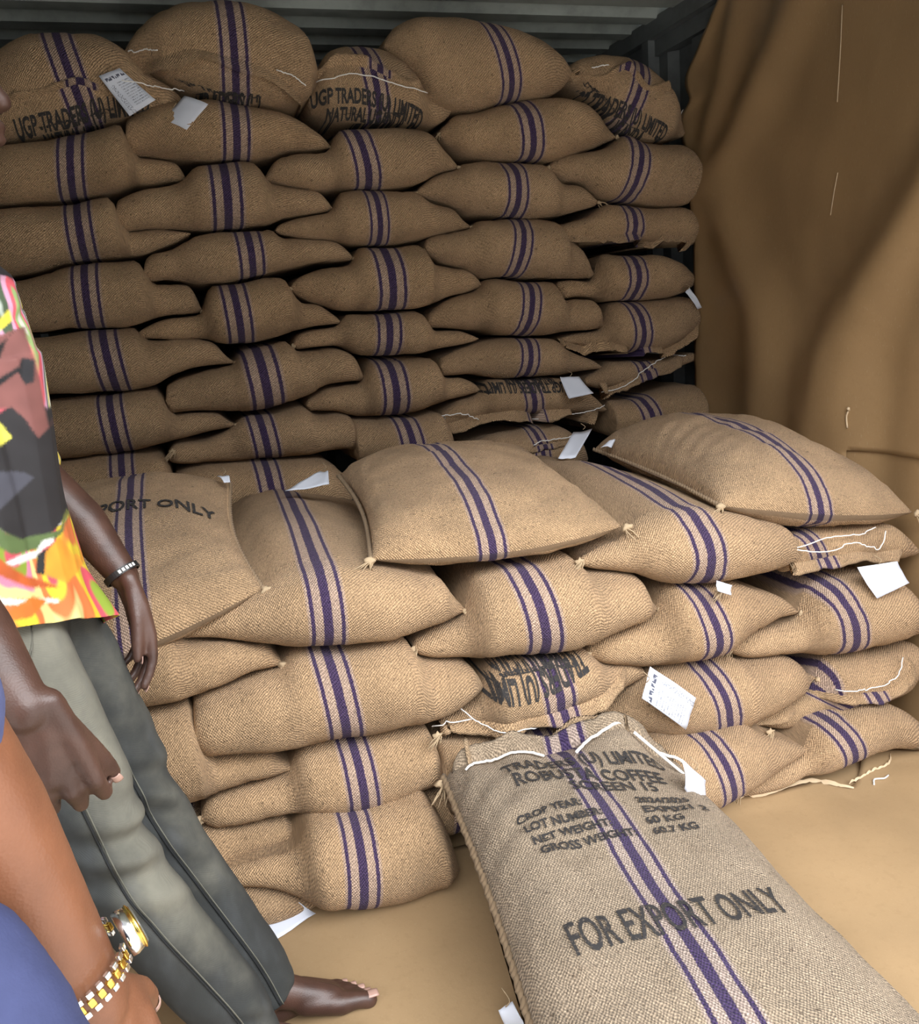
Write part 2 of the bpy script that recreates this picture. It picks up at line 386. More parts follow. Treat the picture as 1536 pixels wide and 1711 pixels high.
def lip(o, path, w, drop, seed, thick=.006, out=.012, name='mouth_flap', mat='jute', cast=True, d=(0, 1, 0)):
    """the folded, sewn mouth of a sack: a two-ply ruffled lip running along path; drop is the hanging direction"""
    n = 64; P = spline(path, n); D = V(drop).normalized(); vs = []; d = V(d)
    us = []
    for i, p in enumerate(P):
        if cast:
            q, nn = place(o, p, d, -.004)
        else: q, nn = p, -d
        ruf = noise.noise(V((i*.16, seed, 0)))*.012+noise.noise(V((i*.5, seed, 3)))*.005
        ww = w*(.75+.5*noise.noise(V((i*.09, seed*2., 1)))); e = min(1, min(i, n-1-i)/4+.25); ww *= e
        outv = (nn*.9+D*.15).normalized(); oo = out+ruf
        ring = [(0, -.008), (.35, oo*.8), (.8, oo), (1.0, oo*.8), (1.0, oo*.8-thick), (.7, oo-thick*1.6), (.35, oo*.5-thick), (.0, -.012)]
        for (a, b) in ring: vs.append(q+D*(a-.25)*ww+outv*b*e+V((0, 0, noise.noise(V((i*.3, a*3, seed)))*.003)))
    m_ = 8
    fs = grid_faces(n, m_, True); fs += [tuple(range(m_))[::-1], tuple(range((n-1)*m_, n*m_))]
    arc = [0.]
    for a_, b_ in zip(P, P[1:]): arc.append(arc[-1]+(b_-a_).length)
    sx, sk = (o['_sx'], o['_sk']) if '_sx' in o.keys() else (P[n//2].x, 1.)
    i0 = min(range(n), key=lambda i: abs(P[i].x-sx)); sg = 1 if P[-1].x > P[0].x else -1
    cw = [0, .35, .75, 1., 1.05, 1.3, 1.7, 2.]
    uvs = [[(((arc[q//m_]-arc[i0])*sg*sk if name != 'torn' else 0), cw[q % m_]*w) for q in f] for f in fs]
    return mesh_obj(name, vs, fs, M[mat], o, None, uvs)
def thread(o, path, r=.0022, name='mouth_thread', mat='thread', cast=True, lift=.004, d=(0, 1, 0), seed=0):
    P = spline(path, 40)
    Q = []
    for i, p in enumerate(P):
        q = place(o, p, V(d), lift)[0] if cast else V(p)
        Q.append(q+V((0, 0, noise.noise(V((i*.4, seed, 5)))*.0025)))
    vs, fs = tube(Q, r, 5); return mesh_obj(name, vs, fs, M[mat], o)
def rope(o, path, r=.007, name='side_seam', pitch=.03, mat='jute_plain'):
    P = spline(path, 90); parts = []
    for ph in (0, pi):
        Q = []; acc = 0
        for i, p in enumerate(P):
            if i: acc += (p-P[i-1]).length
            t = (P[min(i+1, 89)]-P[max(i-1, 0)]).normalized(); a = t.cross(V((0, 0, 1))).normalized(); b = t.cross(a)
            g = 2*pi*acc/pitch+ph; Q.append(p+(a*cos(g)+b*sin(g))*r*.55)
        parts.append(tube(Q, r*.75, 6))
    vs, fs = join(parts); return mesh_obj(name, vs, fs, M[mat], o)
def printing(o, text, base, height, d, lift=.0014, bold=.012, up=None, squash=1., erase=0., seed=1, name='printed_lettering'):
    """stencilled lettering laid onto the cloth; base = baseline points, up = direction of letter height"""
    cu = bpy.data.curves.new('lettering', 'FONT'); cu.body = text; cu.offset = bold; cu.resolution_u = 3
    to = bpy.data.objects.new('lettering', cu); COL.objects.link(to)
    me = bpy.data.meshes.new_from_object(to.evaluated_get(bpy.context.evaluated_depsgraph_get()))
    bpy.data.objects.remove(to); bpy.data.curves.remove(cu)
    bm = bmesh.new(); bm.from_mesh(me); bpy.data.meshes.remove(me)
    xs = [v.co.x for v in bm.verts]; wd = max(xs)-min(xs); mn = min(xs)
    cuts = int(wd/.08)
    for q in range(1, cuts): bmesh.ops.bisect_plane(bm, geom=bm.verts[:]+bm.edges[:]+bm.faces[:], plane_co=(mn+wd*q/cuts, 0, 0), plane_no=(1, 0, 0))
    for q in range(1, 9): bmesh.ops.bisect_plane(bm, geom=bm.verts[:]+bm.edges[:]+bm.faces[:], plane_co=(0, q*.09, 0), plane_no=(0, 1, 0))
    P = spline(base, 60); d = V(d).normalized(); vs = []
    for v in bm.verts:
        t = (v.co.x-mn)/wd*59; i = min(int(t), 58); p = P[i].lerp(P[i+1], t-i)
        tg = (P[i+1]-P[i]).normalized(); uu = V(up).normalized() if up else tg.cross(d).normalized()*-1
        vs.append(place(o, p+uu*v.co.y/.7*height, d, lift)[0])
    fs = []
    for f in bm.faces:
        c = sum((vs[v.index] for v in f.verts), V((0, 0, 0)))/len(f.verts)
        if erase and noise.noise(c*22+V((seed, 0, 0))) < erase-1.0: continue
        fs.append(tuple(v.index for v in f.verts))
    bm.free()
    return mesh_obj(name, vs, fs, M['ink'], o, smooth=False)
SACKS = [
 {'key': 'b00', 'top': [(-0.159, 2.077), (-0.056, 2.159), (0.015, 2.199), (0.085, 2.221), (0.168, 2.226), (0.253, 2.226), (0.302, 2.21), (0.341, 2.18), (0.394, 2.121), (0.46, 2.078), (0.487, 2.039)], 'bot': [(-0.159, 1.936), (-0.047, 1.924), (0.037, 1.932), (0.124, 1.948), (0.213, 1.967), (0.286, 1.986), (0.376, 1.995), (0.487, 2.007)], 'Y': 3.12, 'L': 0.8, 'st': (0.142, 0.196), 'hw': 0.0375, 'label': 'dark jute sack topmost beside the man, black trader lettering, printed tag at its end', 'grp': 'sacks of the back stack'},
 {'key': 'b01', 'top': [(-0.194, 1.911), (-0.065, 1.918), (0.036, 1.925), (0.123, 1.941), (0.212, 1.96), (0.285, 1.979), (0.303, 1.958), (0.306, 1.878), (0.341, 1.874), (0.43, 1.863), (0.452, 1.85), (0.46, 1.81)], 'bot': [(-0.194, 1.741), (-0.094, 1.747), (-0.01, 1.749), (0.077, 1.755), (0.164, 1.759), (0.237, 1.771), (0.293, 1.793), (0.366, 1.798), (0.46, 1.804)], 'Y': 3.12, 'L': 0.8, 'st': (0.144, 0.12), 'hw': 0.0345, 'label': "sack second from the top in the back stack's column nearest the man", 'grp': 'sacks of the back stack', 'tu': 'R'},
 {'key': 'b02', 'top': [(-0.2, 1.731), (-0.095, 1.738), (0.006, 1.743), (0.11, 1.75), (0.235, 1.762), (0.246, 1.737), (0.249, 1.657), (0.329, 1.661), (0.42, 1.651), (0.453, 1.646)], 'bot': [(-0.2, 1.533), (-0.061, 1.541), (0.046, 1.561), (0.135, 1.572), (0.226, 1.577), (0.299, 1.581), (0.357, 1.602), (0.416, 1.623), (0.453, 1.64)], 'Y': 3.12, 'L': 0.8, 'st': (0.127, 0.127), 'hw': 0.035, 'label': "sack third from the top in the back stack's column nearest the man", 'grp': 'sacks of the back stack'},
 {'key': 'b03', 'top': [(-0.2, 1.524), (-0.027, 1.538), (0.081, 1.563), (0.188, 1.568), (0.288, 1.572), (0.298, 1.534), (0.301, 1.493), (0.397, 1.485), (0.434, 1.477), (0.447, 1.436), (0.457, 1.397)], 'bot': [(-0.2, 1.373), (-0.038, 1.366), (0.051, 1.37), (0.14, 1.366), (0.213, 1.366), (0.269, 1.375), (0.308, 1.388), (0.384, 1.392), (0.457, 1.389)], 'Y': 3.12, 'L': 0.8, 'st': (0.122, 0.113), 'hw': 0.0355, 'label': "sack fourth from the top in the back stack's column nearest the man", 'grp': 'sacks of the back stack', 'tu': 'R'},
 {'key': 'b04', 'top': [(-0.2, 1.343), (-0.04, 1.353), (0.103, 1.359), (0.193, 1.358), (0.248, 1.358), (0.261, 1.316), (0.373, 1.307), (0.458, 1.299), (0.494, 1.276), (0.519, 1.238), (0.543, 1.224)], 'bot': [(-0.2, 1.165), (-0.018, 1.162), (0.072, 1.163), (0.201, 1.16), (0.278, 1.172), (0.34, 1.206), (0.418, 1.219), (0.543, 1.218)], 'Y': 3.12, 'L': 0.8, 'st': (0.142, 0.16), 'hw': 0.0381, 'label': "sack fifth from the top in the back stack's column nearest the man", 'grp': 'sacks of the back stack', 'tu': 'R'},
 {'key': 'b05', 'top': [(-0.2, 1.133), (-0.037, 1.152), (0.126, 1.152), (0.257, 1.157), (0.302, 1.139), (0.307, 1.068), (0.417, 1.065), (0.475, 1.053), (0.492, 1.028), (0.518, 1.015)], 'bot': [(-0.2, 0.988), (-0.058, 0.965), (0.042, 0.967), (0.135, 0.963), (0.23, 0.966), (0.299, 0.978), (0.389, 0.994), (0.518, 1.007)], 'Y': 3.12, 'L': 0.8, 'st': (0.131, 0.141), 'hw': 0.0349, 'label': "sack second from the bottom visible in the back stack's column nearest the man", 'grp': 'sacks of the back stack', 'tu': 'R'},
 {'key': 'b06', 'top': [(-0.2, 0.956), (-0.051, 0.955), (0.133, 0.953), (0.265, 0.943), (0.287, 0.893), (0.295, 0.851)], 'bot': [(-0.2, 0.798), (-0.079, 0.778), (0.105, 0.763), (0.295, 0.759)], 'Y': 3.12, 'L': 0.8, 'st': (0.139, 0.135), 'hw': 0.0335, 'label': "dim lowest visible sack in the back stack's column nearest the man", 'grp': 'sacks of the back stack'},
 {'key': 'b10', 'top': [(0.313, 2.157), (0.361, 2.225), (0.436, 2.285), (0.51, 2.316), (0.619, 2.327), (0.728, 2.315), (0.818, 2.286), (0.872, 2.252), (0.901, 2.199), (0.911, 2.131)], 'bot': [(0.313, 2.124), (0.385, 2.117), (0.459, 2.073), (0.547, 2.05), (0.637, 2.034), (0.731, 2.025), (0.797, 2.023), (0.856, 2.026), (0.911, 2.073)], 'Y': 3.1, 'L': 0.8, 'st': (0.652, 0.643), 'hw': 0.0372, 'label': 'big bulging topmost sack under the roof ribs, sewn mouth lip across its front', 'grp': 'sacks of the back stack'},
 {'key': 'b11', 'top': [(0.297, 1.982), (0.361, 2.017), (0.455, 2.039), (0.546, 2.042), (0.638, 2.03), (0.751, 2.02), (0.826, 1.996), (0.881, 1.958), (0.927, 1.921), (0.941, 1.9)], 'bot': [(0.297, 1.882), (0.342, 1.881), (0.431, 1.869), (0.522, 1.859), (0.636, 1.859), (0.714, 1.868), (0.774, 1.882), (0.834, 1.89), (0.941, 1.894)], 'Y': 3.12, 'L': 0.8, 'st': (0.635, 0.624), 'hw': 0.038, 'label': 'sack right under the big bulging topmost sack, plain blunt left end', 'grp': 'sacks of the back stack', 'tu': 'R'},
 {'key': 'b12', 'top': [(0.234, 1.747), (0.28, 1.766), (0.365, 1.785), (0.44, 1.798), (0.493, 1.849), (0.635, 1.853), (0.692, 1.845), (0.704, 1.818), (0.712, 1.79), (0.781, 1.775), (0.88, 1.759), (0.907, 1.735), (0.927, 1.704)], 'bot': [(0.234, 1.659), (0.329, 1.664), (0.421, 1.659), (0.514, 1.651), (0.61, 1.656), (0.689, 1.663), (0.771, 1.684), (0.852, 1.695), (0.927, 1.698)], 'Y': 3.12, 'L': 0.8, 'st': (0.578, 0.573), 'hw': 0.0419, 'label': "sack third from the top in the back stack's second column from the man", 'grp': 'sacks of the back stack', 'tu': 'L'},
 {'key': 'b13', 'top': [(0.292, 1.558), (0.327, 1.587), (0.394, 1.602), (0.454, 1.631), (0.512, 1.64), (0.648, 1.647), (0.717, 1.646), (0.73, 1.621), (0.802, 1.61), (0.923, 1.594), (0.958, 1.571), (0.982, 1.538)], 'bot': [(0.292, 1.497), (0.361, 1.495), (0.453, 1.48), (0.55, 1.482), (0.628, 1.487), (0.73, 1.506), (0.813, 1.521), (0.896, 1.533), (0.982, 1.532)], 'Y': 3.12, 'L': 0.8, 'st': (0.627, 0.633), 'hw': 0.0371, 'label': "sack fourth from the top in the back stack's second column from the man", 'grp': 'sacks of the back stack', 'tu': 'LR'},
 {'key': 'b14', 'top': [(0.24, 1.339), (0.286, 1.364), (0.364, 1.38), (0.456, 1.385), (0.482, 1.464), (0.588, 1.477), (0.688, 1.491), (0.747, 1.48), (0.758, 1.432), (0.79, 1.404), (0.84, 1.392), (0.888, 1.359), (0.915, 1.333)], 'bot': [(0.24, 1.324), (0.373, 1.311), (0.459, 1.303), (0.505, 1.285), (0.563, 1.279), (0.644, 1.284), (0.726, 1.298), (0.832, 1.32), (0.915, 1.322)], 'Y': 3.12, 'L': 0.8, 'st': (0.558, 0.57), 'hw': 0.0372, 'label': "sack fifth from the top in the back stack's second column from the man", 'grp': 'sacks of the back stack'},
 {'key': 'b15', 'top': [(0.302, 1.157), (0.335, 1.175), (0.396, 1.195), (0.475, 1.208), (0.54, 1.217), (0.561, 1.261), (0.662, 1.271), (0.715, 1.283), (0.735, 1.267), (0.745, 1.242), (0.865, 1.242), (0.927, 1.223), (0.96, 1.191), (0.977, 1.124)], 'bot': [(0.302, 1.075), (0.418, 1.067), (0.535, 1.051), (0.616, 1.052), (0.7, 1.065), (0.786, 1.088), (0.842, 1.118), (0.917, 1.121), (0.977, 1.118)], 'Y': 3.12, 'L': 0.8, 'st': (0.612, 0.634), 'hw': 0.0483, 'label': "sack sixth from the top in the back stack's second column from the man", 'grp': 'sacks of the back stack', 'tu': 'LR'},
 {'key': 'b16', 'top': [(0.28, 0.935), (0.307, 0.969), (0.385, 0.968), (0.467, 0.986), (0.513, 1.007), (0.532, 1.026), (0.614, 1.036), (0.698, 1.048), (0.765, 1.056), (0.779, 1.025), (0.884, 1.012), (0.924, 0.985), (0.94, 0.923), (0.952, 0.891)], 'bot': [(0.28, 0.911), (0.317, 0.9), (0.395, 0.897), (0.515, 0.891), (0.617, 0.885), (0.72, 0.877), (0.85, 0.89), (0.952, 0.882)], 'Y': 3.12, 'L': 0.8, 'st': (0.595, 0.613), 'hw': 0.0386, 'label': 'sack seventh from the top in the second column from the man, crumpled left ear', 'grp': 'sacks of the back stack', 'tu': 'L'},
 {'key': 'b17', 'top': [(0.29, 0.866), (0.394, 0.889), (0.514, 0.882), (0.616, 0.877), (0.803, 0.858), (0.878, 0.788)], 'bot': [(0.29, 0.705), (0.489, 0.681), (0.696, 0.661), (0.878, 0.65)], 'Y': 3.12, 'L': 0.8, 'st': (0.596, 0.611), 'hw': 0.037, 'label': "lowest visible sack of the back stack's second column, behind the folded blank tag", 'grp': 'sacks of the back stack'},
 {'key': 'b20', 'top': [(0.876, 2.051), (0.922, 2.151), (0.966, 2.197), (1.028, 2.21), (1.108, 2.202), (1.187, 2.172), (1.245, 2.126), (1.282, 2.06), (1.333, 2.031), (1.371, 2.011)], 'bot': [(0.876, 2.005), (0.933, 1.971), (1.043, 1.962), (1.147, 1.969), (1.252, 1.96), (1.295, 1.958), (1.351, 1.981), (1.371, 2.006)], 'Y': 3.12, 'L': 0.8, 'st': (1.061, 1.102), 'hw': 0.0328, 'label': 'slumped topmost sack of the middle column, white thread above its black trader lettering', 'grp': 'sacks of the back stack'},
 {'key': 'b21', 'top': [(0.707, 1.8), (0.723, 1.827), (0.772, 1.869), (0.833, 1.879), (0.938, 1.889), (0.954, 1.948), (1.043, 1.957), (1.147, 1.961), (1.231, 1.957), (1.283, 1.939), (1.322, 1.894), (1.363, 1.854), (1.383, 1.826)], 'bot': [(0.707, 1.796), (0.782, 1.781), (0.88, 1.763), (0.982, 1.762), (1.107, 1.758), (1.214, 1.77), (1.282, 1.798), (1.326, 1.811), (1.383, 1.82)], 'Y': 3.12, 'L': 0.8, 'st': (1.008, 1.048), 'hw': 0.0372, 'label': "sack second from the top in the back stack's middle column", 'grp': 'sacks of the back stack', 'tu': 'LR'},
 {'key': 'b22', 'top': [(0.725, 1.651), (0.744, 1.66), (0.79, 1.674), (0.851, 1.681), (0.927, 1.692), (0.944, 1.749), (1.043, 1.752), (1.148, 1.751), (1.217, 1.751), (1.243, 1.73), (1.296, 1.708), (1.35, 1.693), (1.381, 1.653), (1.417, 1.625)], 'bot': [(0.725, 1.629), (0.803, 1.614), (0.903, 1.599), (0.985, 1.586), (1.09, 1.579), (1.176, 1.583), (1.265, 1.599), (1.333, 1.612), (1.417, 1.619)], 'Y': 3.12, 'L': 0.8, 'st': (1.058, 1.065), 'hw': 0.0295, 'label': "sack third from the top in the back stack's middle column", 'grp': 'sacks of the back stack', 'tu': 'R'},
 {'key': 'b23', 'top': [(0.753, 1.46), (0.774, 1.48), (0.81, 1.498), (0.874, 1.514), (0.977, 1.524), (0.992, 1.571), (1.089, 1.569), (1.197, 1.576), (1.229, 1.564), (1.247, 1.514), (1.301, 1.493), (1.379, 1.48), (1.422, 1.453), (1.441, 1.424)], 'bot': [(0.753, 1.442), (0.8, 1.409), (0.86, 1.389), (0.921, 1.369), (1.026, 1.36), (1.156, 1.353), (1.246, 1.363), (1.315, 1.39), (1.384, 1.401), (1.441, 1.414)], 'Y': 3.12, 'L': 0.8, 'st': (1.077, 1.089), 'hw': 0.043, 'label': 'sack fourth from the top in the middle column, pale tied left ear', 'grp': 'sacks of the back stack', 'tu': 'L'},
 {'key': 'b24', 'top': [(0.742, 1.272), (0.756, 1.292), (0.81, 1.308), (0.913, 1.318), (0.923, 1.354), (1.025, 1.351), (1.199, 1.344), (1.222, 1.319), (1.238, 1.271), (1.328, 1.269), (1.384, 1.25), (1.416, 1.236)], 'bot': [(0.742, 1.25), (0.804, 1.251), (0.887, 1.249), (0.928, 1.231), (0.969, 1.211), (1.054, 1.199), (1.164, 1.197), (1.255, 1.208), (1.347, 1.214), (1.416, 1.228)], 'Y': 3.12, 'L': 0.8, 'st': (1.075, 1.059), 'hw': 0.0391, 'label': "thin flat sack fifth from the top in the back stack's middle column", 'grp': 'sacks of the back stack', 'tu': 'L'},
 {'key': 'b25', 'top': [(0.763, 1.068), (0.785, 1.079), (0.84, 1.101), (0.974, 1.112), (0.988, 1.192), (1.075, 1.189), (1.231, 1.185), (1.247, 1.166), (1.259, 1.109), (1.338, 1.097), (1.394, 1.068), (1.407, 1.049)], 'bot': [(0.763, 1.037), (0.864, 1.023), (0.926, 0.999), (1.035, 0.99), (1.146, 0.987), (1.239, 1.011), (1.333, 1.03), (1.407, 1.038)], 'Y': 3.12, 'L': 0.8, 'st': (1.06, 1.068), 'hw': 0.0418, 'label': "sack sixth from the top in the back stack's middle column", 'grp': 'sacks of the back stack'},
 {'key': 'b26', 'top': [(0.914, 0.984), (1.034, 0.979), (1.145, 0.974), (1.237, 0.982), (1.273, 0.919)], 'bot': [(0.914, 0.838), (1.019, 0.826), (1.153, 0.81), (1.273, 0.819)], 'Y': 3.12, 'L': 0.8, 'st': (1.101, 1.122), 'hw': 0.0381, 'label': 'lowest visible sack of the middle column, just above the big plain-topped front sack', 'grp': 'sacks of the back stack'},
 {'key': 'b30', 'top': [(1.143, 2.217), (1.19, 2.261), (1.275, 2.292), (1.381, 2.298), (1.487, 2.288), (1.595, 2.265), (1.704, 2.225), (1.781, 2.176), (1.821, 2.138)], 'bot': [(1.143, 2.193), (1.2, 2.139), (1.257, 2.083), (1.285, 2.032), (1.358, 2.009), (1.444, 2.003), (1.557, 2.026), (1.694, 2.045), (1.776, 2.074), (1.821, 2.11)], 'Y': 3.1, 'L': 0.8, 'st': (1.499, 1.571), 'hw': 0.0332, 'label': 'large puffy topmost sack right of the lettered slumped one, smooth greyish cloth', 'grp': 'sacks of the back stack', 'rough': 0.7, 'tu': 'R'},
 {'key': 'b31', 'top': [(1.32, 1.946), (1.35, 1.969), (1.385, 1.998), (1.451, 2.001), (1.587, 2.028), (1.749, 2.047), (1.842, 2.033), (1.911, 1.993), (1.958, 1.951), (2.001, 1.92)], 'bot': [(1.32, 1.921), (1.344, 1.895), (1.418, 1.86), (1.507, 1.843), (1.621, 1.838), (1.713, 1.832), (1.785, 1.847), (1.882, 1.876), (2.001, 1.91)], 'Y': 3.12, 'L': 0.8, 'st': (1.603, 1.639), 'hw': 0.0367, 'label': 'sack directly under the large puffy topmost sack of the fourth column', 'grp': 'sacks of the back stack', 'tu': 'LR'},
 {'key': 'b32', 'top': [(1.218, 1.747), (1.246, 1.766), (1.326, 1.803), (1.379, 1.814), (1.394, 1.835), (1.462, 1.842), (1.62, 1.83), (1.701, 1.824), (1.735, 1.793), (1.769, 1.761), (1.828, 1.755), (1.875, 1.731), (1.918, 1.696)], 'bot': [(1.218, 1.739), (1.297, 1.714), (1.34, 1.701), (1.404, 1.67), (1.494, 1.655), (1.585, 1.645), (1.679, 1.641), (1.775, 1.65), (1.873, 1.668), (1.918, 1.683)], 'Y': 3.12, 'L': 0.8, 'st': (1.563, 1.565), 'hw': 0.0345, 'label': 'sack third from the top in the fourth column from the man, thread at left ear', 'grp': 'sacks of the back stack', 'tu': 'LR'},
 {'key': 'b33', 'top': [(1.234, 1.58), (1.254, 1.595), (1.31, 1.607), (1.414, 1.615), (1.427, 1.643), (1.516, 1.646), (1.678, 1.633), (1.745, 1.624), (1.761, 1.575), (1.806, 1.549), (1.853, 1.504), (1.887, 1.439)], 'bot': [(1.234, 1.539), (1.28, 1.513), (1.368, 1.491), (1.434, 1.452), (1.525, 1.439), (1.619, 1.429), (1.715, 1.425), (1.812, 1.424), (1.887, 1.42)], 'Y': 3.12, 'L': 0.8, 'st': (1.585, 1.544), 'hw': 0.0327, 'label': "sack fourth from the top in the back stack's fourth column, creased left end", 'grp': 'sacks of the back stack', 'tu': 'L'},
 {'key': 'b34', 'top': [(1.224, 1.323), (1.255, 1.348), (1.303, 1.376), (1.431, 1.408), (1.446, 1.437), (1.571, 1.425), (1.714, 1.415), (1.736, 1.37), (1.759, 1.347), (1.809, 1.352), (1.883, 1.339), (1.906, 1.297), (1.924, 1.238)], 'bot': [(1.224, 1.287), (1.329, 1.273), (1.42, 1.26), (1.512, 1.238), (1.655, 1.227), (1.778, 1.228), (1.924, 1.231)], 'Y': 3.12, 'L': 0.8, 'st': (1.604, 1.569), 'hw': 0.0333, 'label': "sack fifth from the top in the back stack's fourth column, dark stain beside stripe", 'grp': 'sacks of the back stack'},
 {'key': 'b35', 'top': [(1.254, 1.172), (1.288, 1.186), (1.347, 1.207), (1.415, 1.226), (1.511, 1.227), (1.655, 1.216), (1.715, 1.211), (1.738, 1.182), (1.799, 1.146), (1.873, 1.115), (1.91, 1.089)], 'bot': [(1.254, 1.114), (1.362, 1.108), (1.478, 1.085), (1.574, 1.078), (1.696, 1.072), (1.821, 1.079), (1.91, 1.08)], 'Y': 3.12, 'L': 0.8, 'st': (1.59, 1.574), 'hw': 0.0337, 'label': "sack sixth from the top in the back stack's fourth column", 'grp': 'sacks of the back stack'},
 {'key': 'b36', 'top': [(1.244, 0.972), (1.308, 1.006), (1.403, 1.032), (1.421, 1.081), (1.573, 1.072), (1.732, 1.057), (1.793, 1.031), (1.867, 0.978), (1.921, 0.926)], 'bot': [(1.244, 0.929), (1.397, 0.946), (1.565, 0.939), (1.738, 0.926), (1.921, 0.912)], 'Y': 3.12, 'L': 0.8, 'st': (1.58, 1.602), 'hw': 0.0316, 'label': 'sack with upside-down black lettering and a gaping white-threaded mouth', 'grp': 'sacks of the back stack'},
 {'key': 'b37', 'top': [(1.333, 0.855), (1.464, 0.882), (1.587, 0.892), (1.71, 0.878), (1.796, 0.815)], 'bot': [(1.333, 0.719), (1.525, 0.695), (1.699, 0.673), (1.796, 0.685)], 'Y': 3.12, 'L': 0.8, 'st': (1.591, 1.608), 'hw': 0.0271, 'label': 'sack in the dark gap under the gaping mouth, white thread across it', 'grp': 'sacks of the back stack'},
 {'key': 'b40', 'top': [(1.81, 2.135), (1.86, 2.179), (1.944, 2.195), (2.016, 2.196), (2.088, 2.171), (2.16, 2.121), (2.214, 2.059), (2.253, 1.986), (2.288, 1.929)], 'bot': [(1.81, 2.103), (1.855, 2.063), (1.901, 2.035), (1.959, 1.974), (2.006, 1.932), (2.079, 1.904), (2.154, 1.893), (2.218, 1.896), (2.288, 1.916)], 'Y': 3.12, 'L': 0.8, 'st': (2.08, 1.996), 'hw': 0.0319, 'label': 'skewed topmost sack beside the torn paper edge, trader lettering sloping down its front', 'grp': 'sacks of the back stack'},
 {'key': 'b41', 'top': [(1.724, 1.822), (1.773, 1.85), (1.882, 1.866), (1.992, 1.895), (2.018, 1.92), (2.079, 1.896), (2.179, 1.886), (2.256, 1.885), (2.299, 1.854), (2.337, 1.789), (2.363, 1.732)], 'bot': [(1.724, 1.808), (1.769, 1.769), (1.841, 1.763), (1.888, 1.735), (1.935, 1.697), (1.997, 1.691), (2.097, 1.681), (2.199, 1.663), (2.277, 1.669), (2.363, 1.701)], 'Y': 3.12, 'L': 0.8, 'st': (2.054, 2.012), 'hw': 0.0349, 'label': 'plump sack under the skewed topmost sack, against the brown paper wall', 'grp': 'sacks of the back stack', 'tu': 'L'},
 {'key': 'b42', 'top': [(1.746, 1.613), (1.785, 1.62), (1.859, 1.637), (1.922, 1.67), (1.937, 1.685), (2.022, 1.682), (2.173, 1.659), (2.277, 1.658), (2.329, 1.616), (2.352, 1.578)], 'bot': [(1.746, 1.567), (1.843, 1.55), (1.992, 1.552), (2.119, 1.541), (2.222, 1.537), (2.301, 1.524), (2.352, 1.553)], 'Y': 3.12, 'L': 0.8, 'st': (2.029, 2.035), 'hw': 0.0328, 'label': 'sack third from the top at the papered wall, ragged mouth lip along its bottom', 'grp': 'sacks of the back stack'},
 {'key': 'b43', 'top': [(1.733, 1.413), (1.763, 1.42), (1.886, 1.409), (1.898, 1.469), (1.92, 1.507), (2.041, 1.501), (2.169, 1.495), (2.247, 1.469), (2.299, 1.425), (2.333, 1.396)], 'bot': [(1.733, 1.396), (1.759, 1.351), (1.821, 1.36), (1.871, 1.35), (1.92, 1.329), (2.035, 1.326), (2.164, 1.325), (2.271, 1.341), (2.333, 1.378)], 'Y': 3.12, 'L': 0.8, 'st': (2.028, 2.024), 'hw': 0.0358, 'label': 'sack fourth from the top at the papered wall, rounded right end', 'grp': 'sacks of the back stack'},
 {'key': 'b44', 'top': [(1.739, 1.209), (1.802, 1.22), (1.913, 1.223), (1.926, 1.296), (1.945, 1.319), (2.034, 1.32), (2.164, 1.323), (2.271, 1.327), (2.324, 1.28), (2.35, 1.227)], 'bot': [(1.739, 1.194), (1.801, 1.182), (1.9, 1.163), (2.028, 1.129), (2.159, 1.13), (2.267, 1.166), (2.35, 1.204)], 'Y': 3.12, 'L': 0.8, 'st': (2.022, 2.044), 'hw': 0.0336, 'label': 'sack fifth from the top at the papered wall, wide drooping mouth lip', 'grp': 'sacks of the back stack'},
 {'key': 'b45', 'top': [(1.831, 1.05), (1.91, 1.087), (1.929, 1.108), (2.027, 1.1), (2.158, 1.095), (2.266, 1.105), (2.321, 1.11)], 'bot': [(1.831, 1.027), (1.92, 1.005), (2.05, 1.019), (2.211, 1.051), (2.321, 1.075)], 'Y': 3.12, 'L': 0.8, 'st': (2.068, 2.088), 'hw': 0.0316, 'label': 'sack sixth from the top at the papered wall, white thread along slanting mouth', 'grp': 'sacks of the back stack'},
 {'key': 'b46', 'top': [(1.925, 0.948), (2.048, 0.955), (2.182, 0.971), (2.313, 0.982)], 'bot': [(1.925, 0.824), (2.043, 0.811), (2.178, 0.796), (2.313, 0.789)], 'Y': 3.12, 'L': 0.8, 'st': (2.061, 2.091), 'hw': 0.0346, 'label': 'dark lowest visible sack at the papered wall, behind the top front sack', 'grp': 'sacks of the back stack'},
 {'key': 'f1a', 'top': [(0.273, 0.712), (0.33, 0.726), (0.397, 0.745), (0.452, 0.768), (0.522, 0.798), (0.604, 0.802), (0.713, 0.778), (0.826, 0.745), (0.876, 0.727), (0.895, 0.683), (0.932, 0.633)], 'bot': [(0.273, 0.68), (0.336, 0.673), (0.399, 0.654), (0.463, 0.635), (0.583, 0.608), (0.667, 0.599), (0.739, 0.593), (0.798, 0.598), (0.859, 0.609), (0.932, 0.624)], 'Y': 1.95, 'L': 0.98, 'st': (0.587, 0.585), 'hw': 0.0327, 'label': 'sack between the lettered export-only sack and the big plain-topped one', 'grp': 'sacks of the front stack', 'tu': 'LR', 'skew': 0.05, 'dome': 0.03},
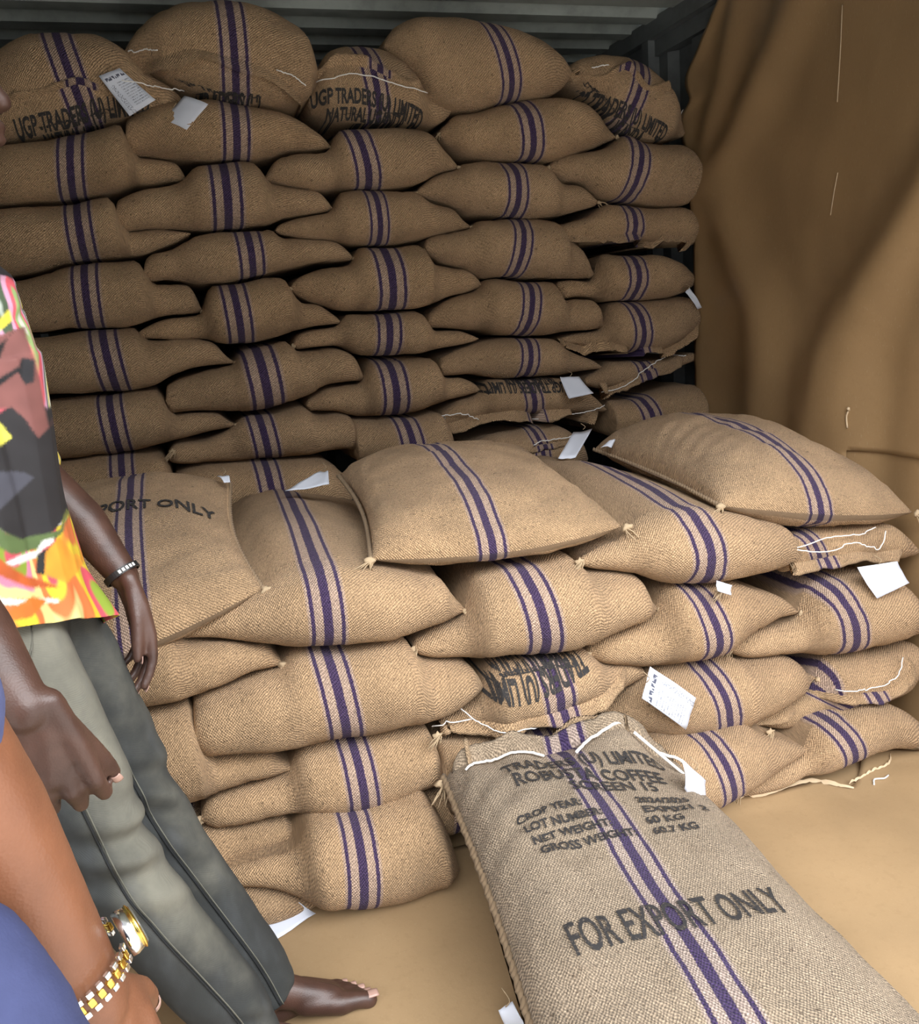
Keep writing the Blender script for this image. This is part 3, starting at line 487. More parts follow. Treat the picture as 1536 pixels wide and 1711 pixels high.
 {'key': 'f2a', 'top': [(0.794, 0.578), (0.858, 0.599), (0.931, 0.618), (0.943, 0.678), (0.958, 0.716), (1.02, 0.719), (1.099, 0.721), (1.195, 0.728), (1.23, 0.714), (1.25, 0.679), (1.291, 0.667), (1.384, 0.644), (1.406, 0.621), (1.425, 0.579), (1.456, 0.543)], 'bot': [(0.794, 0.545), (0.837, 0.527), (0.897, 0.517), (0.958, 0.504), (1.037, 0.495), (1.117, 0.491), (1.199, 0.486), (1.284, 0.5), (1.371, 0.517), (1.456, 0.536)], 'Y': 1.95, 'L': 0.98, 'st': (1.07, 1.106), 'hw': 0.0382, 'label': 'bright sack right under the big plain-topped front sack, three purple stripes', 'grp': 'sacks of the front stack', 'tu': 'LR'},
 {'key': 'f3a', 'top': [(1.239, 0.714), (1.294, 0.734), (1.354, 0.755), (1.397, 0.788), (1.466, 0.81), (1.554, 0.807), (1.643, 0.779), (1.734, 0.747), (1.809, 0.723), (1.847, 0.701), (1.877, 0.663), (1.903, 0.611)], 'bot': [(1.239, 0.691), (1.292, 0.672), (1.393, 0.646), (1.444, 0.623), (1.514, 0.608), (1.604, 0.6), (1.715, 0.599), (1.829, 0.598), (1.903, 0.598)], 'Y': 1.95, 'L': 0.98, 'st': (1.529, 1.55), 'hw': 0.0392, 'label': 'sack under the top front sack at the right, curving purple stripes, left ear untied', 'grp': 'sacks of the front stack', 'tu': 'L', 'skew': 0.1, 'dome': 0.03},
 {'key': 'f3b', 'top': [(1.245, 0.463), (1.275, 0.49), (1.353, 0.508), (1.457, 0.533), (1.464, 0.587), (1.482, 0.607), (1.55, 0.596), (1.641, 0.589), (1.715, 0.557), (1.791, 0.527), (1.849, 0.496), (1.879, 0.47), (1.895, 0.455)], 'bot': [(1.245, 0.45), (1.281, 0.431), (1.35, 0.411), (1.437, 0.391), (1.528, 0.387), (1.601, 0.39), (1.658, 0.413), (1.734, 0.434), (1.83, 0.451), (1.895, 0.448)], 'Y': 1.95, 'L': 0.98, 'st': (1.537, 1.574), 'hw': 0.0328, 'label': 'pale creased sack with a small crumpled white tag at its upper corner', 'grp': 'sacks of the front stack', 'tu': 'LR'},
 {'key': 'f4a', 'top': [(1.834, 0.677), (1.882, 0.691), (1.921, 0.691), (2.041, 0.679), (2.207, 0.662), (2.261, 0.622), (2.319, 0.569)], 'bot': [(1.834, 0.569), (1.933, 0.571), (2.044, 0.567), (2.147, 0.569), (2.254, 0.548), (2.319, 0.549)], 'Y': 1.97, 'L': 0.98, 'st': (1.898, 1.947), 'hw': 0.0258, 'label': "sack second from top at the front stack's right end, two white mouth threads", 'grp': 'sacks of the front stack'},
 {'key': 'f4b', 'top': [(1.667, 0.403), (1.696, 0.417), (1.772, 0.43), (1.897, 0.443), (1.904, 0.508), (1.931, 0.542), (2.027, 0.552), (2.173, 0.52), (2.261, 0.457), (2.298, 0.405), (2.319, 0.349)], 'bot': [(1.667, 0.377), (1.714, 0.356), (1.811, 0.344), (1.891, 0.337), (1.972, 0.318), (2.075, 0.311), (2.202, 0.311), (2.319, 0.327)], 'Y': 1.95, 'L': 0.98, 'st': (1.954, 2.019), 'hw': 0.0368, 'label': 'sack with a blank white square tag lying on its upper right', 'grp': 'sacks of the front stack', 'tu': 'LR'},
 {'key': 'f2b', 'top': [(0.845, 0.359), (0.902, 0.371), (0.961, 0.414), (0.976, 0.491), (1.036, 0.489), (1.149, 0.478), (1.246, 0.471), (1.265, 0.443), (1.298, 0.42), (1.367, 0.41), (1.402, 0.391), (1.415, 0.37)], 'bot': [(0.845, 0.343), (0.914, 0.334), (1.009, 0.313), (1.107, 0.313), (1.208, 0.325), (1.312, 0.337), (1.383, 0.356), (1.415, 0.361)], 'Y': 1.95, 'L': 0.98, 'st': (1.116, 1.137), 'hw': 0.0361, 'label': 'front stack sack with faded upside-down trader lettering and a ragged mouth below', 'grp': 'sacks of the front stack'},
 {'key': 'f1b', 'top': [(0.273, 0.531), (0.307, 0.55), (0.361, 0.559), (0.415, 0.567), (0.486, 0.572), (0.498, 0.605), (0.528, 0.611), (0.61, 0.598), (0.695, 0.59), (0.782, 0.584), (0.795, 0.54), (0.807, 0.527), (0.897, 0.51), (0.934, 0.49), (0.952, 0.456), (0.964, 0.425)], 'bot': [(0.273, 0.414), (0.287, 0.401), (0.367, 0.396), (0.447, 0.385), (0.531, 0.382), (0.602, 0.376), (0.673, 0.366), (0.763, 0.365), (0.824, 0.367), (0.887, 0.385), (0.964, 0.417)], 'Y': 1.95, 'L': 0.98, 'st': (0.584, 0.606), 'hw': 0.0335, 'label': 'large front sack just above knee height, small dark stitches at its middle', 'grp': 'sacks of the front stack', 'tu': 'L'},
 {'key': 'f0b', 'top': [(0.066, 0.714), (0.215, 0.715), (0.265, 0.712), (0.273, 0.676), (0.335, 0.665), (0.424, 0.641), (0.468, 0.621), (0.471, 0.597), (0.485, 0.581)], 'bot': [(0.066, 0.533), (0.192, 0.548), (0.255, 0.548), (0.294, 0.553), (0.361, 0.562), (0.415, 0.573), (0.485, 0.575)], 'Y': 1.95, 'L': 0.98, 'st': (0.117, 0.109), 'hw': 0.0261, 'label': "sack behind the man's hanging fingers, tapering to a frayed right ear", 'grp': 'sacks of the front stack', 'tu': 'R'},
 {'key': 'f1c', 'top': [(0.262, 0.265), (0.293, 0.294), (0.341, 0.297), (0.396, 0.303), (0.479, 0.306), (0.49, 0.366), (0.558, 0.37), (0.615, 0.366), (0.702, 0.359), (0.811, 0.359), (0.823, 0.324), (0.831, 0.266), (0.846, 0.224)], 'bot': [(0.262, 0.233), (0.29, 0.218), (0.344, 0.214), (0.413, 0.215), (0.483, 0.21), (0.567, 0.185), (0.64, 0.177), (0.716, 0.183), (0.779, 0.197), (0.846, 0.203)], 'Y': 1.95, 'L': 0.98, 'st': (0.62, 0.627), 'hw': 0.0317, 'label': 'front sack two below the frayed one, left ear pinched beside the far knee', 'grp': 'sacks of the front stack', 'tu': 'L'},
 {'key': 'f0c', 'top': [(0.069, 0.532), (0.197, 0.54), (0.284, 0.535), (0.287, 0.483), (0.29, 0.4), (0.366, 0.39), (0.439, 0.377), (0.445, 0.353), (0.48, 0.317)], 'bot': [(0.069, 0.309), (0.248, 0.303), (0.315, 0.306), (0.384, 0.313), (0.48, 0.311)], 'Y': 1.95, 'L': 0.98, 'st': (0.151, 0.139), 'hw': 0.027, 'label': "sack whose blunt right end juts past the man's far knee, no stripes showing", 'grp': 'sacks of the front stack', 'tu': 'R'},
 {'key': 'f1d', 'top': [(0.255, 0.153), (0.33, 0.163), (0.398, 0.171), (0.47, 0.175), (0.479, 0.233), (0.527, 0.24), (0.61, 0.228), (0.696, 0.231), (0.755, 0.242), (0.791, 0.183), (0.821, 0.098)], 'bot': [(0.255, 0.132), (0.324, 0.114), (0.414, 0.085), (0.479, 0.044), (0.532, 0.021), (0.617, 0.004), (0.704, 0.004), (0.821, 0.004)], 'Y': 1.85, 'L': 0.98, 'st': (0.592, 0.575), 'hw': 0.0319, 'label': 'bottom sack on the paper floor left of the foreground sack, stripes upright', 'grp': 'sacks of the front stack'},
 {'key': 'f0d', 'top': [(0.13, 0.236), (0.264, 0.226), (0.343, 0.207), (0.413, 0.209), (0.463, 0.202), (0.466, 0.156), (0.478, 0.123)], 'bot': [(0.13, 0.117), (0.29, 0.116), (0.387, 0.116), (0.478, 0.117)], 'Y': 1.95, 'L': 0.98, 'st': (0.211, 0.209), 'hw': 0.0283, 'label': "thin sack end poking out beside the man's shin", 'grp': 'sacks of the front stack', 'tu': 'R'},
 {'key': 'f0e', 'top': [(0.173, 0.123), (0.323, 0.109), (0.414, 0.081), (0.471, 0.039), (0.489, 0.026)], 'bot': [(0.173, 0.05), (0.314, 0.03), (0.406, 0.009), (0.475, 0.008), (0.489, 0.018)], 'Y': 1.85, 'L': 0.98, 'st': (0.232, 0.231), 'hw': 0.0274, 'label': 'lowest sack end on the floor beside the trouser cuff, white tag in front', 'grp': 'sacks of the front stack'},
 {'key': 'f2d', 'top': [(0.735, 0.179), (0.78, 0.178), (0.835, 0.184), (0.938, 0.179), (0.999, 0.106)], 'bot': [(0.735, 0.164), (0.759, 0.113), (0.778, 0.061), (0.833, 0.057), (0.929, 0.045), (0.999, 0.045)], 'Y': 1.96, 'L': 0.98, 'st': (0.891, 0.888), 'hw': 0.0349, 'label': "small sack corner wedged between stack and foreground sack's mouth", 'grp': 'sacks of the front stack', 'tu': 'L'},
 {'key': 'f2c', 'top': [(0.825, 0.312), (0.944, 0.302), (1.073, 0.296), (1.207, 0.3), (1.28, 0.276), (1.379, 0.22), (1.468, 0.168), (1.515, 0.114)], 'bot': [(0.825, 0.13), (1.094, 0.079), (1.355, 0.044), (1.515, 0.037)], 'Y': 1.95, 'L': 0.98, 'st': (1.082, 1.102), 'hw': 0.0299, 'label': "sack directly behind the foreground sack's open threaded mouth", 'grp': 'sacks of the front stack'},
 {'key': 'f3c', 'top': [(1.28, 0.289), (1.329, 0.313), (1.383, 0.344), (1.419, 0.367), (1.434, 0.381), (1.528, 0.38), (1.62, 0.379), (1.663, 0.383), (1.686, 0.352), (1.714, 0.35), (1.811, 0.339), (1.871, 0.322), (1.922, 0.27), (1.955, 0.249)], 'bot': [(1.28, 0.281), (1.343, 0.233), (1.396, 0.204), (1.468, 0.179), (1.561, 0.167), (1.637, 0.162), (1.714, 0.172), (1.792, 0.191), (1.892, 0.216), (1.955, 0.243)], 'Y': 1.95, 'L': 0.98, 'st': (1.568, 1.614), 'hw': 0.0319, 'label': 'front sack carrying the printed white tag on its left half', 'grp': 'sacks of the front stack', 'tu': 'R'},
 {'key': 'f4c', 'top': [(1.72, 0.171), (1.773, 0.192), (1.892, 0.21), (1.959, 0.237), (1.966, 0.307), (2.075, 0.302), (2.203, 0.302), (2.29, 0.293), (2.33, 0.25)], 'bot': [(1.72, 0.16), (1.773, 0.137), (1.833, 0.118), (1.894, 0.12), (1.996, 0.135), (2.102, 0.14), (2.209, 0.14), (2.33, 0.208)], 'Y': 1.95, 'L': 0.98, 'st': (1.935, 2.076), 'hw': 0.0334, 'label': 'sack with slanting stripes and a long ragged mouth lip at the right end', 'grp': 'sacks of the front stack', 'skew': -0.1},
 {'key': 'f3d', 'top': [(1.352, 0.211), (1.41, 0.228), (1.516, 0.217), (1.607, 0.219), (1.653, 0.214), (1.681, 0.192), (1.737, 0.164), (1.795, 0.128), (1.846, 0.098)], 'bot': [(1.352, 0.039), (1.441, 0.025), (1.504, 0.017), (1.568, 0.031), (1.643, 0.048), (1.738, 0.07), (1.846, 0.087)], 'Y': 1.85, 'L': 0.98, 'st': (1.516, 1.55), 'hw': 0.0309, 'label': "rumpled bottom sack right of the foreground sack's corner tag", 'grp': 'sacks of the front stack'},
 {'key': 'f4d', 'top': [(1.62, 0.041), (1.662, 0.052), (1.738, 0.073), (1.846, 0.084), (1.853, 0.147), (1.912, 0.171), (2.012, 0.18), (2.115, 0.176), (2.179, 0.144), (2.223, 0.105), (2.267, 0.062)], 'bot': [(1.62, 0.013), (1.652, 0.004), (1.738, 0.007), (1.835, 0.028), (1.935, 0.041), (2.037, 0.045), (2.078, 0.048), (2.206, 0.024), (2.267, 0.02)], 'Y': 1.85, 'L': 0.98, 'st': (1.912, 1.959), 'hw': 0.0344, 'label': 'lowest sack at the right end, slanting down onto the torn floor paper', 'grp': 'sacks of the front stack', 'tu': 'L'},
]
LIPS = [('b00', [(-0.011, 3.03, 2.02), (0.065, 3.03, 2.029), (0.133, 3.03, 2.049), (0.184, 3.03, 2.062), (0.232, 3.03, 2.049), (0.296, 3.03, 2.026), (0.361, 3.03, 2.0), (0.469, 3.03, 1.994)], 0.035, (0, -0.3, 1)), ('b10', [(0.321, 3.03, 2.126), (0.38, 3.03, 2.129), (0.433, 3.03, 2.14), (0.487, 3.03, 2.151), (0.532, 3.03, 2.156), (0.575, 3.03, 2.148), (0.663, 3.03, 2.132), (0.734, 3.03, 2.108), (0.804, 3.03, 2.07), (0.86, 3.03, 2.025)], 0.065, (0, -0.3, -1)), ('b20', [(0.89, 3.03, 2.074), (0.932, 3.03, 2.11), (0.982, 3.03, 2.123), (1.05, 3.03, 2.116), (1.117, 3.03, 2.088), (1.174, 3.03, 2.053), (1.247, 3.03, 2.042)], 0.05, (0, -0.4, 1)), ('b40', [(1.784, 3.03, 2.092), (1.814, 3.03, 2.108), (1.859, 3.03, 2.091), (1.913, 3.03, 2.083), (1.989, 3.03, 2.117), (2.026, 3.03, 2.082), (2.063, 3.03, 2.046), (2.17, 3.03, 2.048)], 0.04, (0, -0.4, 1)), ('b42', [(1.712, 3.03, 1.589), (1.753, 3.03, 1.558), (1.835, 3.03, 1.538), (1.968, 3.03, 1.536), (2.067, 3.03, 1.544), (2.155, 3.03, 1.536), (2.244, 3.03, 1.523), (2.286, 3.03, 1.556)], 0.045, (0, -0.6, -1)), ('b44', [(1.704, 3.03, 1.21), (1.759, 3.03, 1.193), (1.855, 3.03, 1.167), (1.979, 3.03, 1.135), (2.068, 3.03, 1.123), (2.159, 3.03, 1.138), (2.244, 3.03, 1.182), (2.286, 3.03, 1.224)], 0.05, (0, -0.6, -1)), ('b45', [(1.849, 3.03, 1.012), (1.911, 3.03, 1.007), (2.001, 3.03, 1.03), (2.092, 3.03, 1.058), (2.184, 3.03, 1.077), (2.253, 3.03, 1.09)], 0.06, (0, -0.5, -1)), ('b36', [(1.247, 3.03, 0.937), (1.367, 3.03, 0.955), (1.483, 3.03, 0.964), (1.554, 3.03, 0.957), (1.648, 3.03, 0.921), (1.745, 3.03, 0.917), (1.875, 3.03, 0.924)], 0.07, (0, -0.7, -1)), ('b37', [(1.428, 3.03, 0.833), (1.546, 3.03, 0.831), (1.667, 3.03, 0.833), (1.746, 3.03, 0.824)], 0.04, (0, -0.6, -1)), ('f4a', [(1.58, 1.86, 0.604), (1.652, 1.86, 0.605), (1.761, 1.86, 0.607), (1.854, 1.86, 0.612), (1.949, 1.86, 0.613), (2.046, 1.86, 0.614), (2.127, 1.86, 0.599), (2.204, 1.86, 0.6)], 0.05, (0, -0.7, -1)), ('f2b', [(0.807, 1.86, 0.377), (0.871, 1.86, 0.356), (0.931, 1.86, 0.355), (1.009, 1.86, 0.358), (1.103, 1.86, 0.361), (1.2, 1.86, 0.363), (1.267, 1.86, 0.378), (1.318, 1.86, 0.396), (1.359, 1.86, 0.417)], 0.055, (0, -0.6, -1)), ('f4c', [(1.71, 1.86, 0.174), (1.773, 1.86, 0.172), (1.86, 1.86, 0.201), (1.959, 1.86, 0.224), (2.019, 1.86, 0.224), (2.122, 1.86, 0.214), (2.194, 1.86, 0.244), (2.231, 1.86, 0.304)], 0.05, (0, -0.8, -0.8))]
THREADS = [('b00', [(0.312, 3.03, 2.072), (0.371, 3.03, 2.064), (0.473, 3.03, 2.053)]), ('b10', [(0.354, 3.03, 2.162), (0.402, 3.03, 2.163), (0.432, 3.03, 2.158)]), ('b10', [(0.767, 3.03, 2.107), (0.816, 3.03, 2.095), (0.855, 3.03, 2.071)]), ('b20', [(0.913, 3.03, 2.074), (0.959, 3.03, 2.087), (1.008, 3.03, 2.092), (1.076, 3.03, 2.084), (1.155, 3.03, 2.06), (1.243, 3.03, 2.042)]), ('b40', [(1.872, 3.03, 2.122), (1.907, 3.03, 2.126), (1.931, 3.03, 2.126)]), ('b45', [(1.894, 3.03, 1.013), (1.963, 3.03, 1.024), (2.079, 3.03, 1.068), (2.184, 3.03, 1.091), (2.258, 3.03, 1.108)]), ('b36', [(1.242, 3.03, 0.959), (1.311, 3.03, 0.973), (1.378, 3.03, 0.96)]), ('b36', [(1.596, 3.03, 0.937), (1.722, 3.03, 0.944), (1.881, 3.03, 0.942)]), ('b37', [(1.558, 3.03, 0.83), (1.643, 3.03, 0.838), (1.729, 3.03, 0.835)]), ('f4a', [(1.838, 1.86, 0.648), (1.928, 1.86, 0.661), (2.045, 1.86, 0.653), (2.112, 1.86, 0.658)]), ('f4a', [(1.838, 1.86, 0.648), (1.948, 1.86, 0.635), (2.006, 1.86, 0.641), (2.081, 1.86, 0.627), (2.106, 1.86, 0.62), (2.139, 1.86, 0.647)]), ('f2b', [(0.803, 1.86, 0.393), (0.902, 1.86, 0.369), (0.993, 1.86, 0.354), (1.071, 1.86, 0.352)]), ('f4c', [(1.968, 1.86, 0.242), (2.039, 1.86, 0.238), (2.121, 1.86, 0.241), (2.182, 1.86, 0.278)])]
LETTERING = [('b00', 'UGP TRADERS (U) LIMITED', [(-0.006, 3.03, 1.931), (0.068, 3.03, 1.949), (0.153, 3.03, 1.965), (0.223, 3.03, 1.986), (0.292, 3.03, 1.995), (0.379, 3.03, 2.002)], 0.042, 0.25), ('b00', 'NATURAL UGANDA', [(0.062, 3.03, 1.914), (0.113, 3.03, 1.923), (0.182, 3.03, 1.937), (0.285, 3.03, 1.952)], 0.03, 0.3), ('b10', 'UGP TRADERS (U)', [(0.453, 3.03, 2.032), (0.54, 3.03, 2.022), (0.639, 3.03, 2.016), (0.721, 3.03, 2.007)], 0.036, 0.2), ('b20', 'UGP TRADERS (U) LIMITED', [(0.883, 3.03, 2.014), (0.951, 3.03, 2.017), (1.03, 3.03, 2.015), (1.108, 3.03, 1.998), (1.188, 3.03, 1.976), (1.252, 3.03, 1.953)], 0.04, 0.2), ('b20', 'NATURAL UGANDA', [(0.927, 3.03, 1.974), (0.987, 3.03, 1.977), (1.046, 3.03, 1.973), (1.125, 3.03, 1.963), (1.196, 3.03, 1.954)], 0.03, 0.3), ('b20', 'ROBUSTA COFFEE', [(0.935, 3.03, 1.949), (1.004, 3.03, 1.95), (1.104, 3.03, 1.949), (1.185, 3.03, 1.944)], 0.02, 0.3), ('b40', 'UGP TRADERS (U) LIMITED', [(1.829, 3.03, 2.032), (1.891, 3.03, 2.015), (1.949, 3.03, 1.987), (2.007, 3.03, 1.962), (2.079, 3.03, 1.928), (2.171, 3.03, 1.892)], 0.042, 0.3), ('b40', 'NATURAL UGANDA', [(1.849, 3.03, 2.007), (1.901, 3.03, 1.979), (1.959, 3.03, 1.947), (2.018, 3.03, 1.914), (2.09, 3.03, 1.885)], 0.034, 0.35), ('b36', 'UGP TRADERS (U) LIMITED', [(1.722, 3.03, 1.047), (1.607, 3.03, 1.055), (1.49, 3.03, 1.066), (1.375, 3.03, 1.077)], -0.036, 0.25), ('b36', 'NATURAL UGANDA', [(1.692, 3.03, 1.063), (1.608, 3.03, 1.07), (1.491, 3.03, 1.081)], -0.022, 0.3), ('f2b', 'TRADERS (U) LIMITED', [(1.215, 1.86, 0.499), (1.141, 1.86, 0.476), (1.062, 1.86, 0.461), (0.985, 1.86, 0.464), (0.911, 1.86, 0.495)], -0.055, 0.35), ('f2b', 'NATURAL UGANDA', [(1.183, 1.86, 0.515), (1.08, 1.86, 0.501), (1.003, 1.86, 0.507), (0.958, 1.86, 0.524)], -0.034, 0.4), ('f2b', 'ROBUSTA COFFEE', [(1.128, 1.86, 0.522), (1.05, 1.86, 0.522), (0.989, 1.86, 0.531)], -0.026, 0.4)]
TAGS = [([(0.249, 2.98, 2.081), (0.319, 2.98, 1.971), (0.399, 2.98, 2.016), (0.31, 2.98, 2.103)], 'print_paper', 'printed white tag hanging between the topmost two sacks nearest the man', 'b00'), ([(0.413, 3.025, 1.97), (0.478, 3.0, 1.935), (0.552, 3.0, 2.008), (0.486, 3.025, 2.038)], 'paper', 'blank white tag under the sack end at upper left, beside the printed one', 'b00'), ([(1.69, 3.02, 1.072), (1.704, 2.98, 0.994), (1.804, 2.98, 1.004), (1.767, 3.02, 1.067)], 'paper', 'crinkled white tag above the gaping white-threaded sack mouth', 'b36'), ([(2.216, 3.01, 1.344), (2.269, 3.01, 1.276), (2.288, 3.01, 1.282), (2.234, 3.01, 1.36)], 'paper', 'small grey-white tag edge at the rounded sack beside the paper wall', 'b44'), ([(1.491, 2.62, 0.845), (1.553, 2.62, 0.841), (1.705, 2.8, 0.901), (1.632, 2.8, 0.897)], 'paper', 'blank upright white tag in the gap beside the top front sack', 'f3a'), ([(1.61, 2.55, 0.875), (1.649, 2.55, 0.87), (1.68, 2.58, 0.889), (1.652, 2.58, 0.886)], 'paper', "tiny white folded tag at the top front sack's rear corner", 'E'), ([(0.606, 2.62, 0.853), (0.736, 2.6, 0.86), (0.746, 2.66, 0.891), (0.723, 2.68, 0.889)], 'paper', 'white folded tag pointing left behind the big plain-topped front sack', 'C'), ([(0.416, 2.52, 0.937), (0.43, 2.48, 0.923), (0.447, 2.48, 0.921), (0.448, 2.52, 0.935)], 'paper', "small white tag scrap tied at the export-only sack's rear corner", 'A'), ([(2.005, 1.85, 0.59), (2.05, 1.825, 0.502), (2.157, 1.825, 0.528), (2.138, 1.85, 0.586)], 'paper', 'blank white square tag lying below the two-threaded sack mouth', 'f4a'), ([(1.369, 1.84, 0.436), (1.483, 1.815, 0.338), (1.449, 1.81, 0.26), (1.333, 1.82, 0.366)], 'print_paper', 'printed white tag hanging from a tied ear on the front stack', 'f2b'), ([(1.557, 1.83, 0.632), (1.56, 1.83, 0.604), (1.599, 1.83, 0.586), (1.602, 1.83, 0.612)], 'paper', "crumpled small white tag tied at the pale creased sack's top", 'f4a'), ([(1.285, 1.56, 0.34), (1.284, 1.55, 0.273), (1.329, 1.56, 0.2), (1.351, 1.57, 0.267)], 'paper', 'blank white tag at the upper right corner of the foreground sack', 'F'), ([(0.325, 1.862, 0.03), (0.342, 1.752, 0.008), (0.482, 1.822, 0.012), (0.448, 1.823, 0.05)], 'paper', 'folded white tag lying on the paper floor by the trouser cuff', 'f0e'), ([(0.753, 1.34, 0.06), (0.768, 1.334, 0.01), (0.794, 1.304, 0.04), (0.78, 1.335, 0.075)], 'paper', "white tag on the floor at the foreground sack's left edge", 'F')]
EARS = [('f2b', (0.82, 1.86, 0.365), -1), ('f4c', (1.737, 1.85, 0.173), -1), ('f3a', (1.228, 1.91, 0.714), -1), ('f4a', (1.589, 1.86, 0.595), -1), ('b16', (0.308, 3.06, 0.95), -1)]
PILLOWS = {'A': {'quad': [(-0.2, 1.9, 0.66), (0.462, 1.93, 0.765), (0.45, 2.58, 0.9), (-0.2, 2.6, 0.87)], 'Ht': 0.11, 'Hb': 0.085, 'us': 0.6, 'hw': 0.03, 'bow': 0.03, 'fbow': 0.07, 'skew': -0.02}, 'C': {'quad': [(0.713, 1.93, 0.794), (1.352, 1.93, 0.78), (1.42, 2.66, 0.845), (0.765, 2.58, 0.885)], 'Ht': 0.125, 'Hb': 0.075, 'us': 0.42, 'hw': 0.031, 'bow': 0.025, 'fbow': 0.06, 'skew': 0.03, 'asym': -0.1}, 'E': {'quad': [(1.638, 1.93, 0.794), (2.262, 1.93, 0.69), (2.29, 2.74, 0.8), (1.66, 2.7, 0.845)], 'Ht': 0.165, 'Hb': 0.085, 'us': 0.43, 'hw': 0.031, 'bow': 0.03, 'fbow': 0.06, 'asym': 0.0, 'ripple': (0.18, 0.45, 0.16, 0.25, 0.004, 70)}, 'F': {'quad': [(0.715, 0.9, 0.09), (1.385, 0.74, 0.09), (1.392, 1.77, 0.186), (0.81, 1.82, 0.268)], 'Ht': 0.115, 'Hb': 0.13, 'us': 0.47, 'hw': 0.036, 'bow': 0.02, 'fbow': 0.03, 'mat': 'jute_grey', 'mouth': 1, 'zmin': 0.006, 'nu': 3.4, 'nv': 5.0, 'ripple': (0.12, 0.72, 0.22, 0.18, 0.005, 75), 'hump': [(0.76, 0.97, 0.15, 0.07, 0.055), (0.3, 0.96, 0.16, 0.05, 0.02), (0.52, 0.97, 0.06, 0.05, -0.02)]}}
P_RW = (0.141, 0.98, 0.953)
P_RD = (0.016, 0.02, -0.151)
P_RE = (0.072, 1.06, 1.065)
P_LW = (0.21, 1.6, 0.922)
P_LD = (0.02, -0.015, -0.121)
P2_W = (0.218, 0.62, 0.856)
P2_E = (0.161, 0.6, 1.091)
P2_S = (0.121, 0.46, 1.351)
PRINT_NECK_SHADE = [([(0.058, 1.245), (0.103, 1.241), (0.137, 1.262), (0.159, 1.235), (0.166, 1.191), (0.153, 1.07), (0.134, 1.055), (0.103, 1.06), (0.078, 1.098), (0.034, 1.105)], (0.022, 0.02, 0.022)), ([(0.047, 1.18), (0.09, 1.166), (0.119, 1.154), (0.129, 1.144), (0.089, 1.114), (0.035, 1.113)], (0.07, 0.07, 0.09)), ([(0.078, 1.098), (0.104, 1.064), (0.147, 1.058), (0.162, 1.104), (0.15, 1.053), (0.124, 1.04), (0.093, 1.048), (0.074, 1.073)], (0.1, 0.15, 0.05)), ([(0.12, 1.346), (0.145, 1.356), (0.152, 1.311), (0.155, 1.277), (0.154, 1.235), (0.155, 1.21), (0.142, 1.198), (0.131, 1.229), (0.119, 1.247), (0.073, 1.244), (0.072, 1.325)], (0.22, 0.085, 0.075)), ([(0.072, 1.325), (0.118, 1.334), (0.141, 1.356), (0.128, 1.345), (0.115, 1.314), (0.068, 1.302)], (0.015, 0.012, 0.012)), ([(0.065, 1.286), (0.111, 1.288), (0.136, 1.302), (0.139, 1.312), (0.148, 1.307), (0.148, 1.286), (0.138, 1.279), (0.133, 1.294), (0.109, 1.277)], (0.01, 0.01, 0.012)), ([(0.141, 1.313), (0.153, 1.308), (0.148, 1.278), (0.139, 1.275), (0.136, 1.287)], (0.03, 0.03, 0.035)), ([(0.058, 1.245), (0.101, 1.231), (0.113, 1.206), (0.095, 1.195), (0.05, 1.2)], (0.75, 0.7, 0.1)), ([(0.083, 1.04), (0.096, 1.043), (0.117, 1.04), (0.126, 1.052), (0.14, 1.05), (0.136, 1.044), (0.125, 1.04), (0.116, 1.031), (0.091, 1.033)], (0.8, 0.8, 0.76)), ([(0.117, 1.035), (0.136, 1.041), (0.122, 1.003), (0.112, 1.009)], (0.02, 0.02, 0.02)), ([(0.031, 1.088), (0.072, 1.06), (0.103, 1.01), (0.138, 0.977), (0.108, 0.991), (0.067, 1.034), (0.024, 1.049)], (0.5, 0.1, 0.02)), ([(0.127, 1.034), (0.145, 1.049), (0.164, 0.987), (0.146, 0.98), (0.122, 1.003)], (0.78, 0.32, 0.03)), ([(0.016, 1.006), (0.061, 0.999), (0.091, 0.985), (0.135, 0.961), (0.131, 0.957), (0.09, 0.979), (0.06, 0.99), (0.015, 0.998)], (0.8, 0.78, 0.7)), ([(0.073, 0.974), (0.106, 0.982), (0.12, 0.966), (0.102, 0.956), (0.075, 0.963)], (0.66, 0.16, 0.02)), ([(0.098, 1.469), (0.14, 1.462), (0.153, 1.451), (0.165, 1.408), (0.147, 1.416), (0.134, 1.426), (0.092, 1.435)], (0.012, 0.01, 0.012)), ([(0.068, 1.302), (0.132, 1.381), (0.133, 1.365), (0.113, 1.346), (0.071, 1.317)], (0.8, 0.68, 0.06))]  # shirt print, plus a near-black neckline polygon painting shade inside the neck opening
PRINT_Z0 = 1.063
P2_NAVY = [[(0.177,0.520,0.986,.035),(0.192,0.500,0.940,.045),(0.195,0.480,0.905,.06)]]
WATCH_UP = .030
WATCH_R = (.0385, .0365)
WATCH_FACE = -.35
WATCH_TILT = (0, .1, .3)
